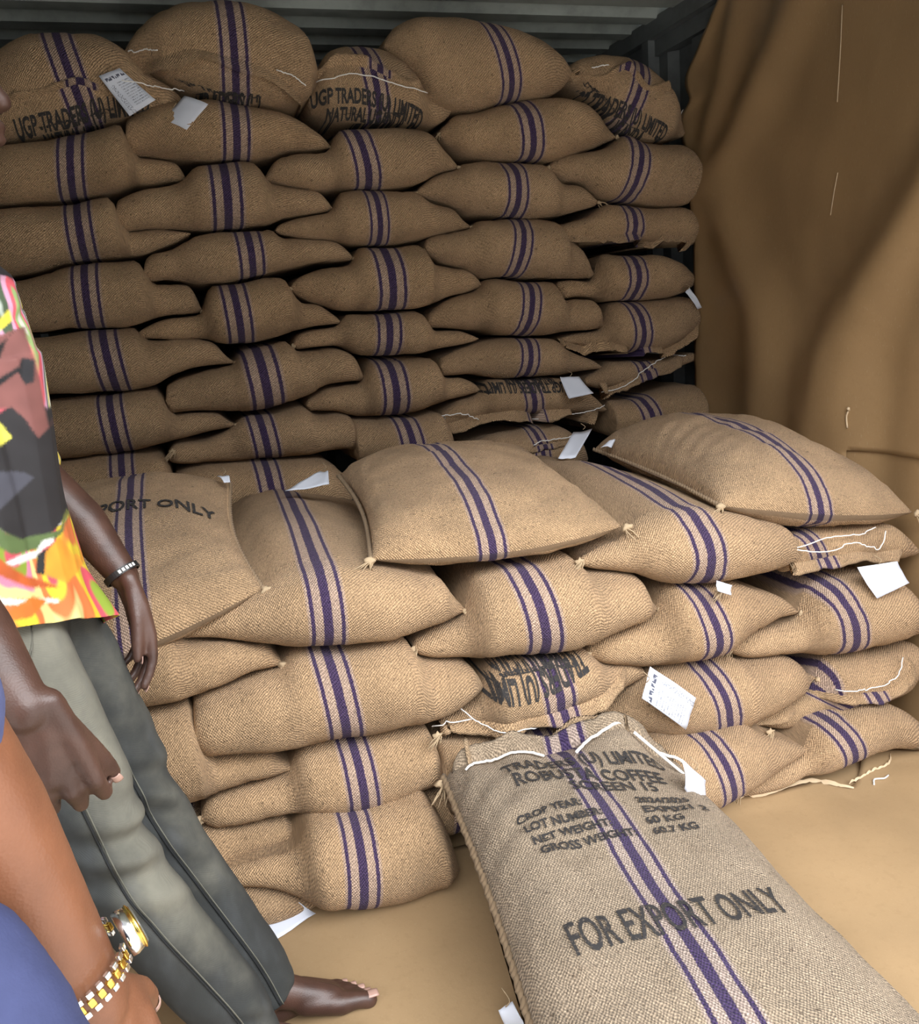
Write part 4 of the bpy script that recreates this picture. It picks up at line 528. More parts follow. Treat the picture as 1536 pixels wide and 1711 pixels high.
# ================================================================ the container
def struct(name, vs, fs, mat, smooth=False):
    return tag(mesh_obj(name, vs, fs, mat, smooth=smooth), kind='structure')
XL, XR, YD, YE, ZC = -.24, 2.37, .72, 4.02, 2.39
def corrugated(length, pitch, depth):
    """profile points (s, d) of trapezoid corrugation"""
    out = []; s = 0
    while s < length:
        out += [(s, 0), (s+pitch*.30, 0), (s+pitch*.42, depth), (s+pitch*.80, depth), (s+pitch*.92, 0)]; s += pitch
    return out
struct('ground', *box(-6, -8, -.16, 8, YD, -.012), M['concrete'])
struct('floor', *box(XL-.06, YD, -.10, XR+.06, YE+.05, 0), M['ply'])
def corr_sheet(name, prof, f, mat):
    vs = []; n = len(prof)
    for (a, d) in prof: vs += f(a, d)
    fs = [(2*i, 2*i+1, 2*i+3, 2*i+2) for i in range(n-1)]
    o = struct(name, vs, fs, mat); md = o.modifiers.new('thickness', 'SOLIDIFY'); md.thickness = .003; return o
pc = [(YD+a, d) for a, d in corrugated(YE-YD, .2, .030) ]
corr_sheet('ceiling', pc, lambda a, d: [(XL, a-.06, ZC+.035-d), (XR, a-.06, ZC+.035-d)], M['steel'])
pw = [(YD+a, d) for a, d in corrugated(YE-YD, .28, .034) ]
corr_sheet('wall_left', pw, lambda a, d: [(XL-.034+d, a, 0), (XL-.034+d, a, ZC+.03)], M['steel2'])
corr_sheet('wall_right', pw, lambda a, d: [(XR+.034-d, a, 0), (XR+.034-d, a, ZC+.03)], M['steel2'])
pb = [(XL+a, d) for a, d in corrugated(XR-XL, .28, .034) ]
corr_sheet('wall_back', pb, lambda a, d: [(a, YE+.034-d, 0), (a, YE+.034-d, ZC+.03)], M['steel2'])
struct('trim_1', *join([box(XR-.055, YD, ZC-.055, XR+.04, YE, ZC+.012), box(XR-.02, YD, ZC-.115, XR+.04, YE, ZC-.055)]), M['steel2'])
struct('trim_2', *box(XL-.04, YD, ZC-.06, XL+.05, YE, ZC+.012), M['steel2'])
struct('trim_3', *join([box(XR-.06, YE-.35, 0, XR+.0, YE-.27, ZC-.05), box(XR-.05, 3.42, 1.5, XR, 3.47, ZC-.05)]), M['steel2'])
# brown paper lining hung on the right wall
def gauss(a, c, s): return math.exp(-((a-c)/s)**2)
def ridge(y, yc, sd, sl):      # long slope towards the door, short slope behind
    d = y-yc
    return math.exp(-(d/sd)**2) if d < 0 else math.exp(-(d/sl)**2)
RIDGES = [  # polyline (z -> y of crest), amplitude, width towards the door, width behind
    ([(.2, 2.36), (.85, 2.36), (1.05, 2.33), (1.25, 2.20), (1.45, 2.02), (1.7, 1.80), (2.1, 1.5), (2.4, 1.3)], .085, .30, .16),
    ([(.2, 2.72), (.85, 2.70), (1.2, 2.70), (1.5, 2.85), (1.7, 2.95), (1.95, 2.74), (2.15, 2.56), (2.4, 2.40)], .050, .12, .12),
    ([(.2, 2.12), (.85, 2.12), (1.1, 2.10), (1.4, 1.95), (2.4, 1.2)], -.03, .10, .09),
    ([(.2, 3.05), (1.6, 3.06), (1.85, 3.04), (2.1, 2.92), (2.4, 2.8)], .02, .08, .06)]
RF = [(pchip([(a, b) for a, b in p]), A, s1, s2) for p, A, s1, s2 in RIDGES]
def paper_x(y, z, off=0.):
    b = .02
    for f, A, s1, s2 in RF: b += A*ridge(y, f(z), s1, s2)
    b += .006*noise.noise(V((y*4, z*3, 1)))+.003*noise.noise(V((y*11, z*7, 2)))
    return XR-.014-max(.008, b)-off
def paper_sheet(name, y0, ym, y1f, za, zb, z1, off, label, mat='kraft'):
    """from y0 to the torn edge y1f(z); towards the door of ym the hem is at zb, behind it at za"""
    NA, NB, NL, NH = 60, 44, 18, 96; zs = [za+(zb-za)*j/NL for j in range(NL)]+[zb+(z1-zb)*j/(NH-1) for j in range(NH)]; vs = []; n = NA+NB
    for z in zs:
        y1 = y1f(z)
        for i in range(n):
            y = y0+(ym-y0)*i/(NA-1) if i < NA else ym+(y1-ym)*(i-NA+1)/NB
            vs.append((paper_x(y, z, off)-(.018*math.exp(-((y1-y)/.05)**2) if off == 0 else 0), y, z))
    fs = [(j*n+i, j*n+i+1, (j+1)*n+i+1, (j+1)*n+i) for j in range(len(zs)-1) for i in range(n-1) if not (j < NL and i < NA-1)]
    o = mesh_obj(name, vs, fs, M[mat]); md = o.modifiers.new('thickness', 'SOLIDIFY'); md.thickness = .0012
    return tag(o, label, 'paper lining')
torn = pchip([(0, 3.10), (1.74, 3.09), (1.82, 3.10), (1.90, 3.17), (1.99, 3.19), (2.05, 3.12), (2.12, 3.16), (2.18, 3.09), (2.25, 3.02), (2.33, 2.93)])
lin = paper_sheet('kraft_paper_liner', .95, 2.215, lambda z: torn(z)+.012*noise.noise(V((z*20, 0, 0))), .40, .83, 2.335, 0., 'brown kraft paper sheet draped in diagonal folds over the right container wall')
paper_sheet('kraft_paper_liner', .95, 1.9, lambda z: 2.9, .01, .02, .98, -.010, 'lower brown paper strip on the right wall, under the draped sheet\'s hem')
def on_paper(y, z): return (paper_x(y, z)-.004, y, z)
for nm, pl_ in (('paper_scratch', [(2.33, 2.12), (2.335, 2.0), (2.345, 1.86)]), ('paper_scratch', [(2.34, 1.66), (2.355, 1.60), (2.37, 1.54)])):
    vs, fs = tube(spline([on_paper(*p) for p in pl_], 12), .0018, 4); mesh_obj(nm, vs, fs, M['kraft_torn'], lin)
vs, fs = join([tube(spline([on_paper(2.21, .90), on_paper(2.212, .935), on_paper(2.205, .955)], 8), .003, 5), tube(spline([on_paper(2.205, .955), (paper_x(2.2, .96)-.012, 2.2, .962)], 4), .005, 5)])
mesh_obj('torn_corner', vs, fs, M['kraft_torn'], lin)
# torn white fibres along the loose edge
vs, fs = tube(spline([(paper_x(torn(z), z)-.022, torn(z)+.004, z) for z in (1.98, 2.0, 2.02)], 6), [.002, .004, .004, .003, .002, .001], 4); mesh_obj('torn_edge', vs, fs, M['thread'], lin)
# paper on the floor
def floor_sheet(name, yb, y0, x0, x1, z, label, mat='kraft_floor', lift=0.):
    NX, NY = 110, 60; vs = []
    for j in range(NY):
        for i in range(NX):
            x = x0+(x1-x0)*i/(NX-1); b = j/(NY-1); y = y0+(yb(x)-y0)*b
            h = .003*noise.noise(V((x*3, y*3, 4)))+.002*noise.noise(V((x*9+y*4, y*7, 2)))+lift*max(0, (b-.93)/.07)*(.5+noise.noise(V((x*6, 0, 8))))
            vs.append((x, y, z+max(-.002, h)))
    fs = [(j*NX+i, j*NX+i+1, (j+1)*NX+i+1, (j+1)*NX+i) for j in range(NY-1) for i in range(NX-1)]
    o = mesh_obj(name, vs, fs, M[mat]); md = o.modifiers.new('thickness', 'SOLIDIFY'); md.thickness = .001
    return tag(o, label, 'floor paper')
edge = pchip([(XL, 1.95), (.5, 1.95), (1.1, 1.92), (1.5, 1.868), (1.6, 1.850), (1.70, 1.828), (1.855, 1.826), (1.92, 1.765), (2.05, 1.86), (2.10, 1.90), (2.24, 1.846), (2.34, 1.84)])
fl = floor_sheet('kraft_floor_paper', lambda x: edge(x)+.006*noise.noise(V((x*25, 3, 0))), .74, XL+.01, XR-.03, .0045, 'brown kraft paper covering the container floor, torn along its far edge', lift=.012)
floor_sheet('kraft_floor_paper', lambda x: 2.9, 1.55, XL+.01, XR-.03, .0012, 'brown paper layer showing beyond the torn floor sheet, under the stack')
def ribbon(pts_, w_, n=40, seed=0):
    P_ = spline(pts_, n); vs = []
    for i, p in enumerate(P_):
        ww = w_*(.5+.9*abs(noise.noise(V((i*.35, seed, 0)))))*min(1, i/4, (n-1-i)/4+.1)
        t = (P_[min(i+1, n-1)]-P_[max(0, i-1)]).normalized(); s_ = t.cross(V((0, 0, 1))).normalized()
        z = V((0, 0, .004+.006*abs(noise.noise(V((i*.25, seed, 9))))))
        vs += [p+s_*ww*.5+z, p-s_*ww*.5+z*1.8]
    return vs, [(2*i, 2*i+1, 2*i+3, 2*i+2) for i in range(n-1)]
for q, (pts_, w_) in enumerate((([(1.514, 1.862, .003), (1.62, 1.842, .003), (1.70, 1.826, .003), (1.80, 1.836, .003), (1.86, 1.822, .003), (1.925, 1.752, .003)], .022), ([(1.93, 1.775, .003), (2.03, 1.80, .003), (2.10, 1.815, .003), (2.15, 1.86, .003)], .006), ([(2.08, 1.90, .003), (2.14, 1.885, .003), (2.20, 1.87, .003), (2.26, 1.845, .003)], .014))):
    vs, fs = ribbon(pts_, w_, seed=q); mesh_obj('torn_edge', vs, fs, M['kraft_torn'], fl)
vs, fs = tube(spline([(1.985, 1.745, .008), (2.005, 1.765, .009), (2.03, 1.757, .01), (2.055, 1.768, .008)], 14), .0025, 5)
tag(mesh_obj('loose_thread', vs, fs, M['thread'], None, (2.0, 1.76, .005)), 'short white thread scrap lying on the bare floor paper at right', 'thread')
# ================================================================ the sacks
SK = {}
for i, s in enumerate(SACKS):
    o = sack_profile(s, i+1); tag(o, s['label'], 'sack', s['grp']); SK[s['key']] = o
    x0, z0 = s['top'][0][0], (s['top'][0][1]+s['bot'][0][1])/2; x1, z1 = s['top'][-1][0], (s['top'][-1][1]+s['bot'][-1][1])/2
    if 'L' in s.get('tu', ''): tuft(o, (x0+.004, s['Y']-.012, min(s['bot'][0][1]+.012, z0)), i, -1, sc=1.5 if s['key'][0] == 'f' else 1.1)
    if 'R' in s.get('tu', ''): tuft(o, (x1-.004, s['Y']-.012, z1), i, 1, sc=1.5 if s['key'][0] == 'f' else 1.1)
LAB = dict(A='upper left front sack lettered for export, its seam edge beside the dangling arm',
           C='big plain-topped sack resting highest at the middle of the front stack',
           E='top front sack at the right, by the brown paper wall, ripple-creased near its left seam',
           F='foreground sack lying on the floor, black export-only lettering and open threaded mouth')
for kx, s in PILLOWS.items():
    o = sack_pillow(s, 90+ord(kx)); tag(o, LAB[kx], 'sack', 'sacks of the front stack' if kx != 'F' else None); SK[kx] = o
def edge_path(kx, which, n=12, dz=0., inset=.0):
    s = PILLOWS[kx]; FL, FR, BR, BL = [V(p) for p in s['quad']]; a, b = (FL, BL) if which == 'L' else (FR, BR); sg = 1 if which == 'L' else -1
    ex = (FR-FL).normalized(); out = []
    for i in range(n):
        v = i/(n-1); p = a.lerp(b, v)+ex*sg*(s.get('bow', .035)*sin(pi*v)-.002+inset)+V((0, 0, dz)); out.append(p)
    return out
rope(SK['C'], edge_path('C', 'L'), .006); rope(SK['E'], edge_path('E', 'L'), .006); rope(SK['A'], edge_path('A', 'R'), .005)
rope(SK['F'], edge_path('F', 'L', dz=.012), .008, mat='jute_plain'); rope(SK['F'], edge_path('F', 'R'), .006)
for kx, which, q in (('C', 0, -1), ('C', 1, 1), ('E', 0, -1), ('E', 1, 1), ('A', 1, 1), ('F', 3, -1)):
    tuft(SK[kx], V(PILLOWS[kx]['quad'][which])+V((0, -.008, 0)), which+3, q, sc=1.9 if kx == 'F' else 1.7)
for kx, p, q in EARS: tuft(SK[kx], p, 5, q, sc=1.5)
for q, (kx, path, w_, drop) in enumerate(LIPS):
    o = SK[kx]; s = next(t for t in SACKS if t['key'] == kx)
    o['_sx'] = s['st'][1]; o['_sk'] = .0415/s['hw']
    lip(o, path, w_, drop, q+1)
    del o['_sx']; del o['_sk']
for q, (kx, path) in enumerate(THREADS):
    thread(SK[kx], path, .0020 if path[0][1] > 2.5 else .0017, lift=.022, seed=q)
for q, (kx, txt, base, hgt, er) in enumerate(LETTERING):
    printing(SK[kx], txt, base, abs(hgt), (0, 1, 0), lift=.0025, erase=er, seed=q, bold=.03, up=(0, 0, 1) if hgt > 0 else (0, 0, -1))
# foreground sack's lettering, cast straight down onto its top
DN = V((0, 0, -1))
def ptop(kx, u, v):
    FL, FR, BR, BL = [V(p) for p in PILLOWS[kx]['quad']]; p = FL.lerp(FR, u).lerp(BL.lerp(BR, u), v); p.z = .55 if kx == 'F' else 1.3; return p
def toptext(kx, txt, u0, u1, v0, v1, h, er, bold=.02, vm=None):
    a, b = ptop(kx, u0, v0), ptop(kx, u1, v1); c = (a+b)/2
    if vm is not None: c = ptop(kx, (u0+u1)/2, vm)
    up = (ptop(kx, .5, 1)-ptop(kx, .5, 0)); up.z = 0
    printing(SK[kx], txt, [a, c, b], h, DN, lift=.0035, erase=er, seed=3, bold=bold, up=up)
toptext('F', 'FOR EXPORT ONLY', .17, .80, .345, .385, .068, .16, .012)
toptext('F', 'TRADERS (U) LIMITED', .20, .84, .865, .865, .040, .25)
toptext('F', 'ROBUSTA COFFEE', .22, .78, .812, .80, .040, 0)
toptext('F', 'SCREEN 15', .40, .72, .765, .765, .032, 0)
for tl, tr, ul, ur, u2, u3, va, vb in (('CROP YEAR:', '2024/2025', .17, .40, .60, .80, .700, .725), ('LOT NUMBER:', 'EXP021 2', .18, .45, .60, .84, .665, .692), ('NET WEIGHT:', '60 KG', .19, .46, .58, .72, .632, .655), ('GROSS WEIGHT:', '60.7 KG', .20, .52, .58, .74, .598, .622)):
    vm_ = (va+vb)/2
    toptext('F', tl, ul, ur, va, vm_, .020, 0, .03); toptext('F', tr, u2, u3, vm_+.004, vb, .020, 0, .03)
toptext('A', 'FOR EXPORT ONLY', .22, .90, .49, .43, .056, .12, .02, .54)
# foreground sack's mouth: two gathered lips and the thick white closing thread
FQ = [V(p) for p in PILLOWS['F']['quad']]
ml = [ptop('F', u, .975) for u in (.03, .12, .22, .32, .42, .50, .60, .70, .80, .90, .97)]
ow = lip(SK['F'], [p+V((0, 0, -.1)) for p in ml], .06, (0, .5, .9), 31, d=DN, out=.02, mat='jute_grey')
lip(SK['F'], [p+V((0, .035, -.1)) for p in ml], .07, (0, .6, 1.), 37, d=DN, out=.02, mat='jute_plain')
thread(SK['F'], [ptop('F', u, v) for u, v in ((.08, .93), (.16, .95), (.25, .945), (.38, .93))], .0032, d=DN, lift=.008)
thread(SK['F'], [ptop('F', u, v) for u, v in ((.50, .90), (.60, .955), (.70, .975), (.80, .985), (.90, .975), (.97, .95), (.99, .88))], .0042, d=DN, lift=.012)
# ================================================================ the tags
for q, (quad, mt, label, kx) in enumerate(TAGS):
    a, b, c, d_ = [V(p) for p in quad]; n = 8; vs = []; uvs = []
    nn = (b-a).cross(d_-a).normalized(); nn = nn if nn.y < 0 or (abs(nn.y) < .3 and nn.z > 0) else -nn
    for i in range(n):
        for j in range(n):
            u, v = i/(n-1), j/(n-1); p = a.lerp(b, u).lerp(d_.lerp(c, u), v)
            vs.append(p+nn*(.006*sin(pi*u)*(1 if q % 2 else -.6)+.003*noise.noise(V((u*3, v*3, q)))))
    fs = [(i*n+j, (i+1)*n+j, (i+1)*n+j+1, i*n+j+1) for i in range(n-1) for j in range(n-1)]
    for f in fs: uvs.append([((g % n)/(n-1), 1-(g//n)/(n-1)) for g in f])
    o = mesh_obj('paper_tag', vs, fs, M[mt], None, (a+b+c+d_)/4, uvs); md = o.modifiers.new('thickness', 'SOLIDIFY'); md.thickness = .0008
    tag(o, label, 'tag', 'white tags on the sacks')
    if (a-b).length > .04:
        st = a.lerp(d_, .5) if q not in (4, 6) else d_.lerp(c, .5)
        vs, fs = tube(spline([st+nn*.003, st+V((.008, -.004, .012)), st+V((.002, .02, .022))], 8), .0013, 4); mesh_obj('tag_string', vs, fs, M['twine'], o)
# ================================================================ people
def capsules(chains, voxel, mat, name, parent=None, origin=None, smooth=6, ell=()):
    """tapered limbs merged into one continuous skin"""
    bm = bmesh.new()
    def ball(c, r, sub=2, sc=None, rot=None):
        mtx = Matrix.Translation(c) @ (rot or Matrix.Identity(4)) @ Matrix.Diagonal((*(sc or (r, r, r)), 1))
        bmesh.ops.create_icosphere(bm, subdivisions=sub, radius=1, matrix=mtx)
    for ch in chains:
        for i, q in enumerate(ch):
            p = V(q[:3]); ball(p, q[3])
            if i:
                a = V(ch[i-1][:3]); ra, rb = ch[i-1][3], q[3]; d = p-a
                if d.length < 1e-4: continue
                rt = d.to_track_quat('Z', 'Y').to_matrix().to_4x4(); mtx = Matrix.Translation((a+p)/2) @ rt
                bmesh.ops.create_cone(bm, cap_ends=True, segments=20, radius1=ra, radius2=rb, depth=d.length, matrix=mtx)
    for c, sc, eul in ell:
        from mathutils import Euler
        ball(V(c), 1, 3, sc, Euler(eul).to_matrix().to_4x4())
    me = bpy.data.meshes.new(name); bm.to_mesh(me); bm.free()
    o = bpy.data.objects.new(name, me); COL.objects.link(o)
    md = o.modifiers.new('r', 'REMESH'); md.mode = 'VOXEL'; md.voxel_size = voxel
    md = o.modifiers.new('s', 'SMOOTH'); md.iterations = smooth; md.factor = .5
    m2 = bpy.data.meshes.new_from_object(o.evaluated_get(bpy.context.evaluated_depsgraph_get()))
    bpy.data.objects.remove(o); bpy.data.meshes.remove(me)
    vs = [v.co.copy() for v in m2.vertices]; fs = [tuple(p.vertices) for p in m2.polygons]; bpy.data.meshes.remove(m2)
    return vs, fs
def hand(W, d, thumb, back, L=.19, curl=(.35, .4, .45, .5), spread=.10, tcurl=.25, tang=.75, tside=.0):
    """five-fingered hand: W wrist, d wrist->knuckles, thumb = thumb side, back = back of the hand"""
    W, d = V(W), V(d).normalized(); l = V(thumb); l = (l-d*l.dot(d)).normalized(); n = d.cross(l); n = n if n.dot(V(back)) > 0 else -n
    out = []; pl_ = L*.50; nails = []
    base = [(.036, 1.0), (.013, 1.04), (-.010, 1.0), (-.031, .92)]; fl_ = (.40, .45, .41, .32)
    for k_, ((off, f), ln) in enumerate(zip(base, fl_)):
        off *= L/.19; kn = W+d*pl_*f+l*off
        out.append([(*(W+l*off*.55), .0165), (*(W+d*pl_*.5*f+l*off*.85+n*.003), .0135), (*kn, .0115)])
        ang = 0; p = kn; r = .0100 if k_ < 3 else .0086; ch = [(*kn, r+.0012)]; sp = l*off/.036*spread*.3
        for s_, fr in enumerate((.46, .31, .23)):
            ang += curl[k_]*(1., 1.25, .8)[s_]
            dr = (d*cos(ang)-n*sin(ang)+sp*(1 if s_ == 0 else .5)).normalized(); p = p+dr*ln*L*fr; r *= .92
            ch.append((*p, r))
        out.append(ch); nails.append((p, dr, (d*sin(ang)+n*cos(ang)), r))
    out.append([(*(W+d*pl_*.25+l*.012), .019), (*(W+d*pl_*.8), .0165)])
    t0 = W+d*pl_*.22+l*.026; dr = (d*cos(tang)+l*sin(tang)-n*.25).normalized(); t1 = t0+dr*L*.235
    dr2 = (dr*.9+d*tcurl-n*.25+l*tside).normalized(); t2 = t1+dr2*L*.175; dr3 = (dr2+d*tcurl*.6-n*.1).normalized(); t3 = t2+dr3*L*.135
    out.append([(*t0, .0165), (*t1, .0125), (*t2, .0112), (*t3, .0088)]); nails.append((t3, dr3, n, .0088))
    return out, nails
def foot(A, d, side, L=.25):
    """bare foot: A ankle, d heel->toes (horizontal), side = big-toe side"""
    A, d, s_ = V(A), V(d).normalized(), V(side).normalized(); out = []; nails = []
    g = lambda f, w_, z: A+d*L*f+s_*w_+V((0, 0, z-A.z))
    out.append([(*A, .037), (*g(-.13, 0, .038), .034)]); out.append([(*g(-.13, 0, .032), .030), (*g(.2, -.012, .024), .022), (*g(.45, -.022, .022), .020)])
    out.append([(*A, .036), (*g(.22, .006, .060), .030), (*g(.48, .016, .034), .024)])
    for k_, (w_, f, r, ln) in enumerate(((.030, .56, .0165, .19), (.010, .57, .0115, .165), (-.007, .55, .0108, .15), (-.022, .52, .010, .13), (-.036, .48, .0098, .11))):
        b_ = g(f-.02, w_*.95, r+.010); m_ = g(f+ln*.55, w_*1.05, r+.009); e = g(f+ln, w_*1.05, r+.001)
        out.append([(*g(.25, w_*.5, .045), .026), (*b_, r+.006)]); out.append([(*b_, r+.004), (*m_, r), (*e, r)]); nails.append((e, d, V((0, 0, 1)), r))
    return out, nails
def add_nails(nails, parent, mat='nail'):
    for p, dr, n, r in nails:
        n = (n-dr*n.dot(dr)).normalized(); l = dr.cross(n); vs = []; N = 7
        for i in range(N):
            for j in range(N):
                a, b = i/(N-1)*2-1, j/(N-1)*2-1
                vs.append(p+dr*(a*r*.75+r*.35)+l*(b*r*.72*sqrt(max(0, 1-.25*a*a)))+n*(r*1.03*sqrt(max(0, 1-.45*b*b))*(1-.10*max(0, a)**2)+.0006))
        fs = [(i*N+j, i*N+j+1, (i+1)*N+j+1, (i+1)*N+j) for i in range(N-1) for j in range(N-1)]
        o = mesh_obj('nail', vs, fs, M[mat], parent); md = o.modifiers.new('t', 'SOLIDIFY'); md.thickness = .0008
def head_parts(C, f, r=.098, tilt=0.):
    """skull, jaw, nose, lips, ears around head centre C, facing f"""
    C, f = V(C), V(f).normalized(); u = V((0, 0, 1))-f*tilt; u = (u-f*f.dot(u)).normalized(); s_ = f.cross(u)
    g = lambda a, b, c: tuple(C+f*a+s_*b+u*c)
    ch = [[(*g(-.012, 0, .035), .086), (*g(.018, 0, .02), .078)], [(*g(.03, 0, -.03), .062), (*g(.052, 0, -.082), .036)],
          [(*g(.0, .045, -.055), .030), (*g(.060, .012, -.098), .022)], [(*g(.0, -.045, -.055), .030), (*g(.060, -.012, -.098), .022)],
          [(*g(.090, 0, .018), .011), (*g(.112, 0, -.022), .014)], [(*g(.102, .014, -.027), .010), (*g(.102, -.014, -.027), .010)],
          [(*g(.086, .030, .032), .013), (*g(.092, 0, .036), .012), (*g(.086, -.030, .032), .013)],
          [(*g(.092, .022, -.056), .0075), (*g(.104, 0, -.054), .0095), (*g(.092, -.022, -.056), .0075)],
          [(*g(.090, .019, -.069), .0075), (*g(.101, 0, -.071), .0100), (*g(.090, -.019, -.069), .0075)],
          [(*g(.070, .042, -.005), .022), (*g(.070, -.042, -.005), .022)], [(*g(.078, 0, -.100), .018), (*g(.060, 0, -.105), .02)]]
    for q in (1, -1): ch.append([(*g(-.008, q*.082, .016), .010), (*g(-.020, q*.092, .008), .011), (*g(-.010, q*.086, -.022), .008)])
    return ch, g
# ---- the man leaning against the left wall
YN, YFR = 1.40, 1.55          # near and far side of his body
NK, FK = (.135, 1.40, .50), (.180, 1.545, .50)       # knees
NA_, FA_ = (.310, 1.425, .085), (.352, 1.535, .085)  # ankles
body = [[(.00, 1.47, .95, .085), (-.02, 1.47, 1.15, .105), (-.02, 1.47, 1.32, .11), (-.015, 1.47, 1.42, .07), (.005, 1.47, 1.50, .055), (.02, 1.47, 1.58, .055)],
        [(-.02, 1.33, 1.40, .055), (-.015, 1.47, 1.42, .06), (-.02, 1.61, 1.40, .055)],
        [(.03, YN+.02, .88, .070), (.09, 1.39, .72, .075), (*NK, .055), (.215, 1.41, .33, .052), (*NA_, .036)],
        [(.04, YFR-.02, .88, .070), (.12, 1.55, .72, .075), (*FK, .055), (.262, 1.54, .33, .052), (*FA_, .036)]]
RW, LW = P_RW, P_LW
body += [[(-.02, 1.32, 1.40, .052), (*V((-.02, 1.32, 1.40)).lerp(V(P_RE), .55), .047), (*P_RE, .042), (*V(P_RE).lerp(V(RW), .35), .041), (RW[0], RW[1], RW[2], .027)],
         [(-.02, 1.62, 1.40, .052), (.03, 1.665, 1.25, .045), (.095, 1.665, 1.10, .041), (.155, 1.640, 1.02, .040), (LW[0], LW[1], LW[2], .026)]]
h1, n1 = hand(RW, P_RD, (1, .1, .0), (.1, -1, .35), .222, (.55, .6, .65, .7), tang=.36, tcurl=.35)
h2, n2 = hand(LW, P_LD, (.35, -.93, .0), (.9, .3, .2), .215, (.25, .30, .32, .36), tang=.30, tcurl=.5, tside=-.15)
f1, n3 = foot(NA_, (1, -.18, 0), (.18, 1, 0)); f2, n4 = foot(FA_, (1, .03, 0), (.03, -1, 0))
hc, hg = head_parts((.050, 1.465, 1.685), (1, -.05, 0))
vs, fs = capsules(body+h1+h2+f1+f2+hc, .0042, None, 'person', smooth=5)
man = mesh_obj('person', vs, fs, M['skin_dark'], None, (.1, 1.47, .0))
tag(man, 'barefoot man in bright printed shirt and faded grey jeans leaning by the left wall', 'person')
add_nails(n1+n2+n3+n4, man)
for q in (1, -1):
    bm = bmesh.new(); bmesh.ops.create_icosphere(bm, subdivisions=2, radius=.013); e = V(hg(.078, q*.031, .012))
    mesh_obj('eye', [v.co+e for v in bm.verts], [tuple(x.index for x in f.verts) for f in bm.faces], M['eye'], man); bm.free()
vs, fs = capsules([[(*hg(-.022, 0, .048), .087), (*hg(.004, 0, .055), .083)]], .005, None, 'hair', smooth=2)
mesh_obj('hair', [v+V((0, 0, .002*noise.noise(v*180))) for v in vs], fs, M['hair'], man)
# jeans: two legs and hips in one cloth, cut open at the ankles
def hemcut(vs, fs, co, no, fill=False):
    bm = bmesh.new(); bv = [bm.verts.new(v) for v in vs]
    for f in fs: bm.faces.new([bv[i] for i in f])
    bmesh.ops.bisect_plane(bm, geom=bm.verts[:]+bm.edges[:]+bm.faces[:], plane_co=co, plane_no=no, clear_outer=True)
    bm.verts.ensure_lookup_table(); bm.verts.index_update()
    r_ = [v.co.copy() for v in bm.verts], [tuple(x.index for x in f.verts) for f in bm.faces]; bm.free(); return r_
NL = [(.02, YN+.03, .97, .088), (.035, YN+.01, .89, .098), (.066, 1.395, .79, .092), (.10, 1.39, .66, .083), (*NK, .076), (.175, 1.405, .40, .070), (.23, 1.415, .28, .066), (.28, 1.42, .17, .064), (NA_[0]-.005, NA_[1], .075, .062)]
FL_ = [(.055, YFR-.01, .90, .098), (.095, 1.55, .80, .092), (.138, 1.55, .66, .083), (*FK, .074), (.222, 1.543, .40, .068), (.275, 1.54, .28, .064), (.322, 1.537, .17, .062), (FA_[0]-.003, FA_[1], .085, .060)]
vs, fs = capsules([[(.02, 1.47, .98, .105), (.03, 1.47, .91, .11)], NL, FL_], .006, None, 'jeans', smooth=8)
def jeans_shape(p):
    q = V(p); z = p.z
    kf = math.exp(-((z-.50)/.10)**2)
    for (a, b, amp, fr) in ((.53, .10, .017, 80.), (.13, .06, .012, 110.), (.83, .08, .006, 60.)):
        q += V((.7, -.7, 0))*amp*math.exp(-((z-a)/b)**2)*sin((z+.55*p.x+.3*p.y)*fr+4*noise.noise(p*5.))*(.5+noise.noise(p*4+V((3, 0, 0))))
    q += V((noise.noise(p*8.), noise.noise(p*8.+V((9, 0, 0))), 0))*.007
    return q
vs = [jeans_shape(v) for v in vs]
vs, fs = hemcut(vs, fs, (NA_[0], 1.47, .072), (.25, 0, -1))
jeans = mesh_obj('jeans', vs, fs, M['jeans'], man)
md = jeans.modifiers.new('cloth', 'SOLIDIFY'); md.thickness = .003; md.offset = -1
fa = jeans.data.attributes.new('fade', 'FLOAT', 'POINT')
def seg_d(p, ch):
    best = 9; w_ = None
    for a, b in zip(ch, ch[1:]):
        A, B = V(a[:3]), V(b[:3]); t = max(0, min(1, (p-A).dot(B-A)/(B-A).length_squared)); c_ = A.lerp(B, t); d_ = (p-c_).length
        if d_ < best: best = d_; w_ = (p-c_).normalized()
    return best, w_
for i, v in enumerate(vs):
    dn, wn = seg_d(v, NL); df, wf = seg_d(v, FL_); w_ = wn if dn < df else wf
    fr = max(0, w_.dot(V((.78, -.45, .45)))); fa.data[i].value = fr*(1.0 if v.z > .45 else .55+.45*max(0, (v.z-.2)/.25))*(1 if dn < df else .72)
def leg_line(ch, off, n=60):
    out = []
    pl_ = spline([V(c[:3]) for c in ch], n)
    for p in pl_:
        h_ = bvh(jeans).ray_cast(p+V(off)*.25, -V(off).normalized(), .4); out.append((h_[0] if h_[0] else p)+V(off).normalized()*.0015)
    return out
bvh(jeans)
for ch, off in ((NL[2:], (.25, -1, .1)), (FL_[2:], (.35, -1, .1))):
    L_ = leg_line(ch, off); vs, fs = tube(L_, .0021, 5); mesh_obj('leg_seam', vs, fs, M['jeans_seam'], jeans)
    vs, fs = tube([p+V((.006, -.001, 0)) for p in L_], .0012, 4); mesh_obj('seam_stitching', vs, fs, M['stitch'], jeans)
pk = []
for (x, y) in ((.0, 1.04), (.0, 0)): pass
